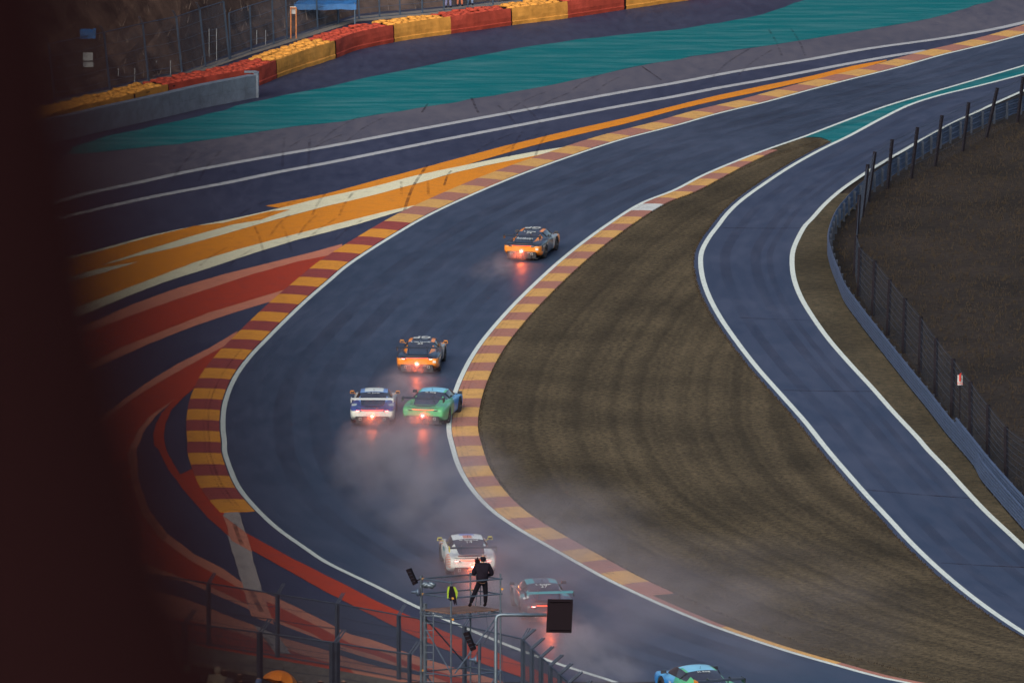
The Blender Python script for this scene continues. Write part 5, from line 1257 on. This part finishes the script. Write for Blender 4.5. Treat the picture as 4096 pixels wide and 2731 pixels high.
# umbrella
M['umb'] = mat('orange_umbrella_cloth', (.80,.21,.015), .6, var=.15)
uc = WP(700+795/1.887, 1900+1560/1.887, SPD-.6); ur = empty('umbrella', uc); tag(ur, 'tilted orange umbrella above the spectators, bottom left of centre', 'umbrella')
Rt = Matrix.Rotation(R_(14), 3, 'Y') @ Matrix.Rotation(R_(-12), 3, 'X')
for k in range(8):
    V = []; F = []; nr = 6; na = 5
    for i in range(nr+1):
        th = i/nr*R_(72); rr_u = .52*math.sin(th)/math.sin(R_(72)); z = .52*(math.cos(th)-math.cos(R_(72)))*.95
        for j in range(na+1):
            t = j/na; a_ = 2*math.pi*(k+t)/8; sc = 1-.10*math.sin(math.pi*t)*(i/nr); V.append(Rt @ Vector((rr_u*sc*math.cos(a_), rr_u*sc*math.sin(a_), z-.02*math.sin(math.pi*t)*(i/nr))))
    for i in range(nr):
        for j in range(na): q = na+1; F.append((i*q+j, (i+1)*q+j, (i+1)*q+j+1, i*q+j+1))
    MB().add(V, F).build('canopy_panel', M['umb'], ur, True)
MB().tube([Rt @ Vector((0,0,.45)), Rt @ Vector((0,0,-.6))], .01, 6).build('shaft', M['black'], ur)
# low concrete ledge under the fence with pale peeling paint
lp = [GP(*S(9,x,y)) for x, y in [(-300,1185),(110,1272),(255,1312),(775,1400),(1225,1480),(1690,1565),(1900,1600)]]
lw_ = empty('concrete_ledge', mw=M_PL); tag(lw_, 'brown stained concrete ledge below the trackside fence, bottom left', 'ledge')
M['ledge'] = mat('stained_brown_concrete', (.055,.043,.036), .9, col2=(.15,.12,.10), vscale=1.6, bump=.3, bscale=9, stretch=(2.5,.6,.6))
for a, b_ in zip(lp, lp[1:]):
    d = b_-a; n_ = max(1, int(d.length/1.4)); t = d.normalized(); nn = Vector((t.y, -t.x)); R3 = Matrix(((t.x, nn.x, 0),(t.y, nn.y, 0),(0,0,1)))
    for i in range(n_):
        c_ = a.lerp(b_, (i+.5)/n_)+nn*1.1; MB().box((c_.x, c_.y, -.10), (d.length/n_-.02, 2.2, .3), R3).build('slab', M['ledge'], lw_)
# rough grass tufts on the field and along the verges
M['tuft'] = mat('coarse_grass_blades', (.034,.026,.020), .95, col2=(.050,.037,.026), vscale=.8, spec=.1)
def tufts():
    rnd = random.Random(5); b = MB(); fieldedge = RAIL
    n = 0
    RC_ = [(RAIL[k], RN[k]) for k in range(0, len(RAIL), 10)]
    while n < 26000:
        p = Vector((rnd.uniform(12, 48), rnd.uniform(-85, 70)))
        q_, n_ = min(RC_, key=lambda c: (c[0]-p).length_squared)
        if (p-q_).dot(n_) > -.3: continue
        n += 1
        for _ in range(2):
            q = Vector((p.x+rnd.uniform(-.12,.12), p.y+rnd.uniform(-.12,.12), -.05)); h = rnd.uniform(.07,.20); w_ = rnd.uniform(.01,.03)
            b.add([q-Vector((w_,0,0)), q+Vector((w_,0,0)), q+Vector((rnd.uniform(-.06,.06), rnd.uniform(-.06,.06), h))], [(0,1,2)])
    for i in range(0, len(bb)-1):
        for _ in range(26):
            t = rnd.random()
            for P_, Q_ in ((bb[i], bb[i+1]), (rr_[i], rr_[i+1])):
                p = P_.lerp(Q_, t); off = 1.16 if P_ is bb[i] else .0
                nn = (rr_[i]-bb[i]).normalized(); q = p+nn*(off+rnd.uniform(-.05,.14)) if off else p-nn*rnd.uniform(-.04,.12)
                h = rnd.uniform(.03,.09); b.add([(q.x-.02,q.y,.0),(q.x+.02,q.y,.0),(q.x+rnd.uniform(-.03,.03),q.y,h)], [(0,1,2)])
    o = b.build('grass_tufts', M['tuft'], None, mw=M_PL); o['kind'] = 'stuff'
tufts()
# ------------------------------------------------------------------ spray thrown up by the tyres, and added halo mist at the rain lights
def spray_mat(name, dens, seed, col=(.86,.74,.80), nscale=1.6, power=1.3, aniso=.25):
    m = bpy.data.materials.new(name); m.use_nodes = True; t = m.node_tree; L = t.links; t.nodes.remove(t.nodes['Principled BSDF'])
    out = t.nodes['Material Output']; pv = t.nodes.new('ShaderNodeVolumePrincipled'); L.new(pv.outputs[0], out.inputs['Volume'])
    pv.inputs['Color'].default_value = (*col, 1); pv.inputs['Anisotropy'].default_value = aniso
    tc = t.nodes.new('ShaderNodeTexCoord'); ln = t.nodes.new('ShaderNodeVectorMath'); ln.operation = 'LENGTH'; L.new(tc.outputs['Object'], ln.inputs[0])
    mr = t.nodes.new('ShaderNodeMapRange'); L.new(ln.outputs['Value'], mr.inputs[0]); mr.inputs[1].default_value = 1; mr.inputs[2].default_value = 0
    pw = t.nodes.new('ShaderNodeMath'); pw.operation = 'POWER'; L.new(mr.outputs[0], pw.inputs[0]); pw.inputs[1].default_value = power
    mp = t.nodes.new('ShaderNodeMapping'); L.new(tc.outputs['Object'], mp.inputs[0]); mp.inputs['Location'].default_value = (seed*3.1, seed*1.7, seed)
    n = t.nodes.new('ShaderNodeTexNoise'); L.new(mp.outputs[0], n.inputs[0]); n.inputs['Scale'].default_value = nscale; n.inputs['Detail'].default_value = 3; n.inputs['Roughness'].default_value = .55
    nr = t.nodes.new('ShaderNodeMapRange'); L.new(n.outputs[0], nr.inputs[0]); nr.inputs[1].default_value = .38; nr.inputs[2].default_value = .62; nr.inputs[3].default_value = .0; nr.inputs[4].default_value = 1.9
    mu = t.nodes.new('ShaderNodeMath'); mu.operation = 'MULTIPLY'; L.new(pw.outputs[0], mu.inputs[0]); L.new(nr.outputs[0], mu.inputs[1])
    m2 = t.nodes.new('ShaderNodeMath'); m2.operation = 'MULTIPLY'; L.new(mu.outputs[0], m2.inputs[0]); m2.inputs[1].default_value = dens; L.new(m2.outputs[0], pv.inputs['Density'])
    return m
def cloud(mw, rad, dens, seed, nscale=1.6, power=1.2):
    bm = bmesh.new(); bmesh.ops.create_icosphere(bm, subdivisions=3, radius=1.0)
    me = bpy.data.meshes.new('spray_cloud'); bm.to_mesh(me); bm.free()
    o = link('spray_cloud', me, spray_mat('spray', dens, seed, nscale=nscale, power=power), None, mw @ Matrix.Diagonal((*rad, 1))); o['kind'] = 'stuff'; return o
for i, (c, k) in enumerate(cars):
    mw = c.matrix_world
    cloud(mw @ Matrix.Translation((0,-5.2,.35)), (1.5,4.1,.75), .36*k, i+1, 2.2)      # thick plume at the tail
    cloud(mw @ Matrix.Translation((0,-1.75,.46)), (.62,.60,.42), .55+.25*k, i+51, 1.0, .8)     # added mist puff, stands in for the lens halo of the rain light
    if k > .6: cloud(mw @ Matrix.Translation((.3,-11,.7)), (2.0,8.5,1.3), .11*k, i+11, 2.4)
def drift(fx, fy, rad, dens, seed, yaw=0, h=1.2, ns=2.2):
    g0 = GP(fx*4096/2352, fy*4096/2352); cloud(M_PL @ Matrix.Translation((g0.x, g0.y, h)) @ Matrix.Rotation(R_(yaw), 4, 'Z'), rad, dens, seed, ns)
drift(955, 1100, (2.8,12,2.0), .075, 31)
drift(1010, 1190, (3.6,9,2.2), .12, 32, -12)
drift(1190, 1330, (5.5,10,2.8), .105, 33, -20)
drift(1400, 1450, (6.5,9,2.8), .075, 34, -20)
drift(1680, 1500, (8.0,9,3.2), .035, 35, -10)
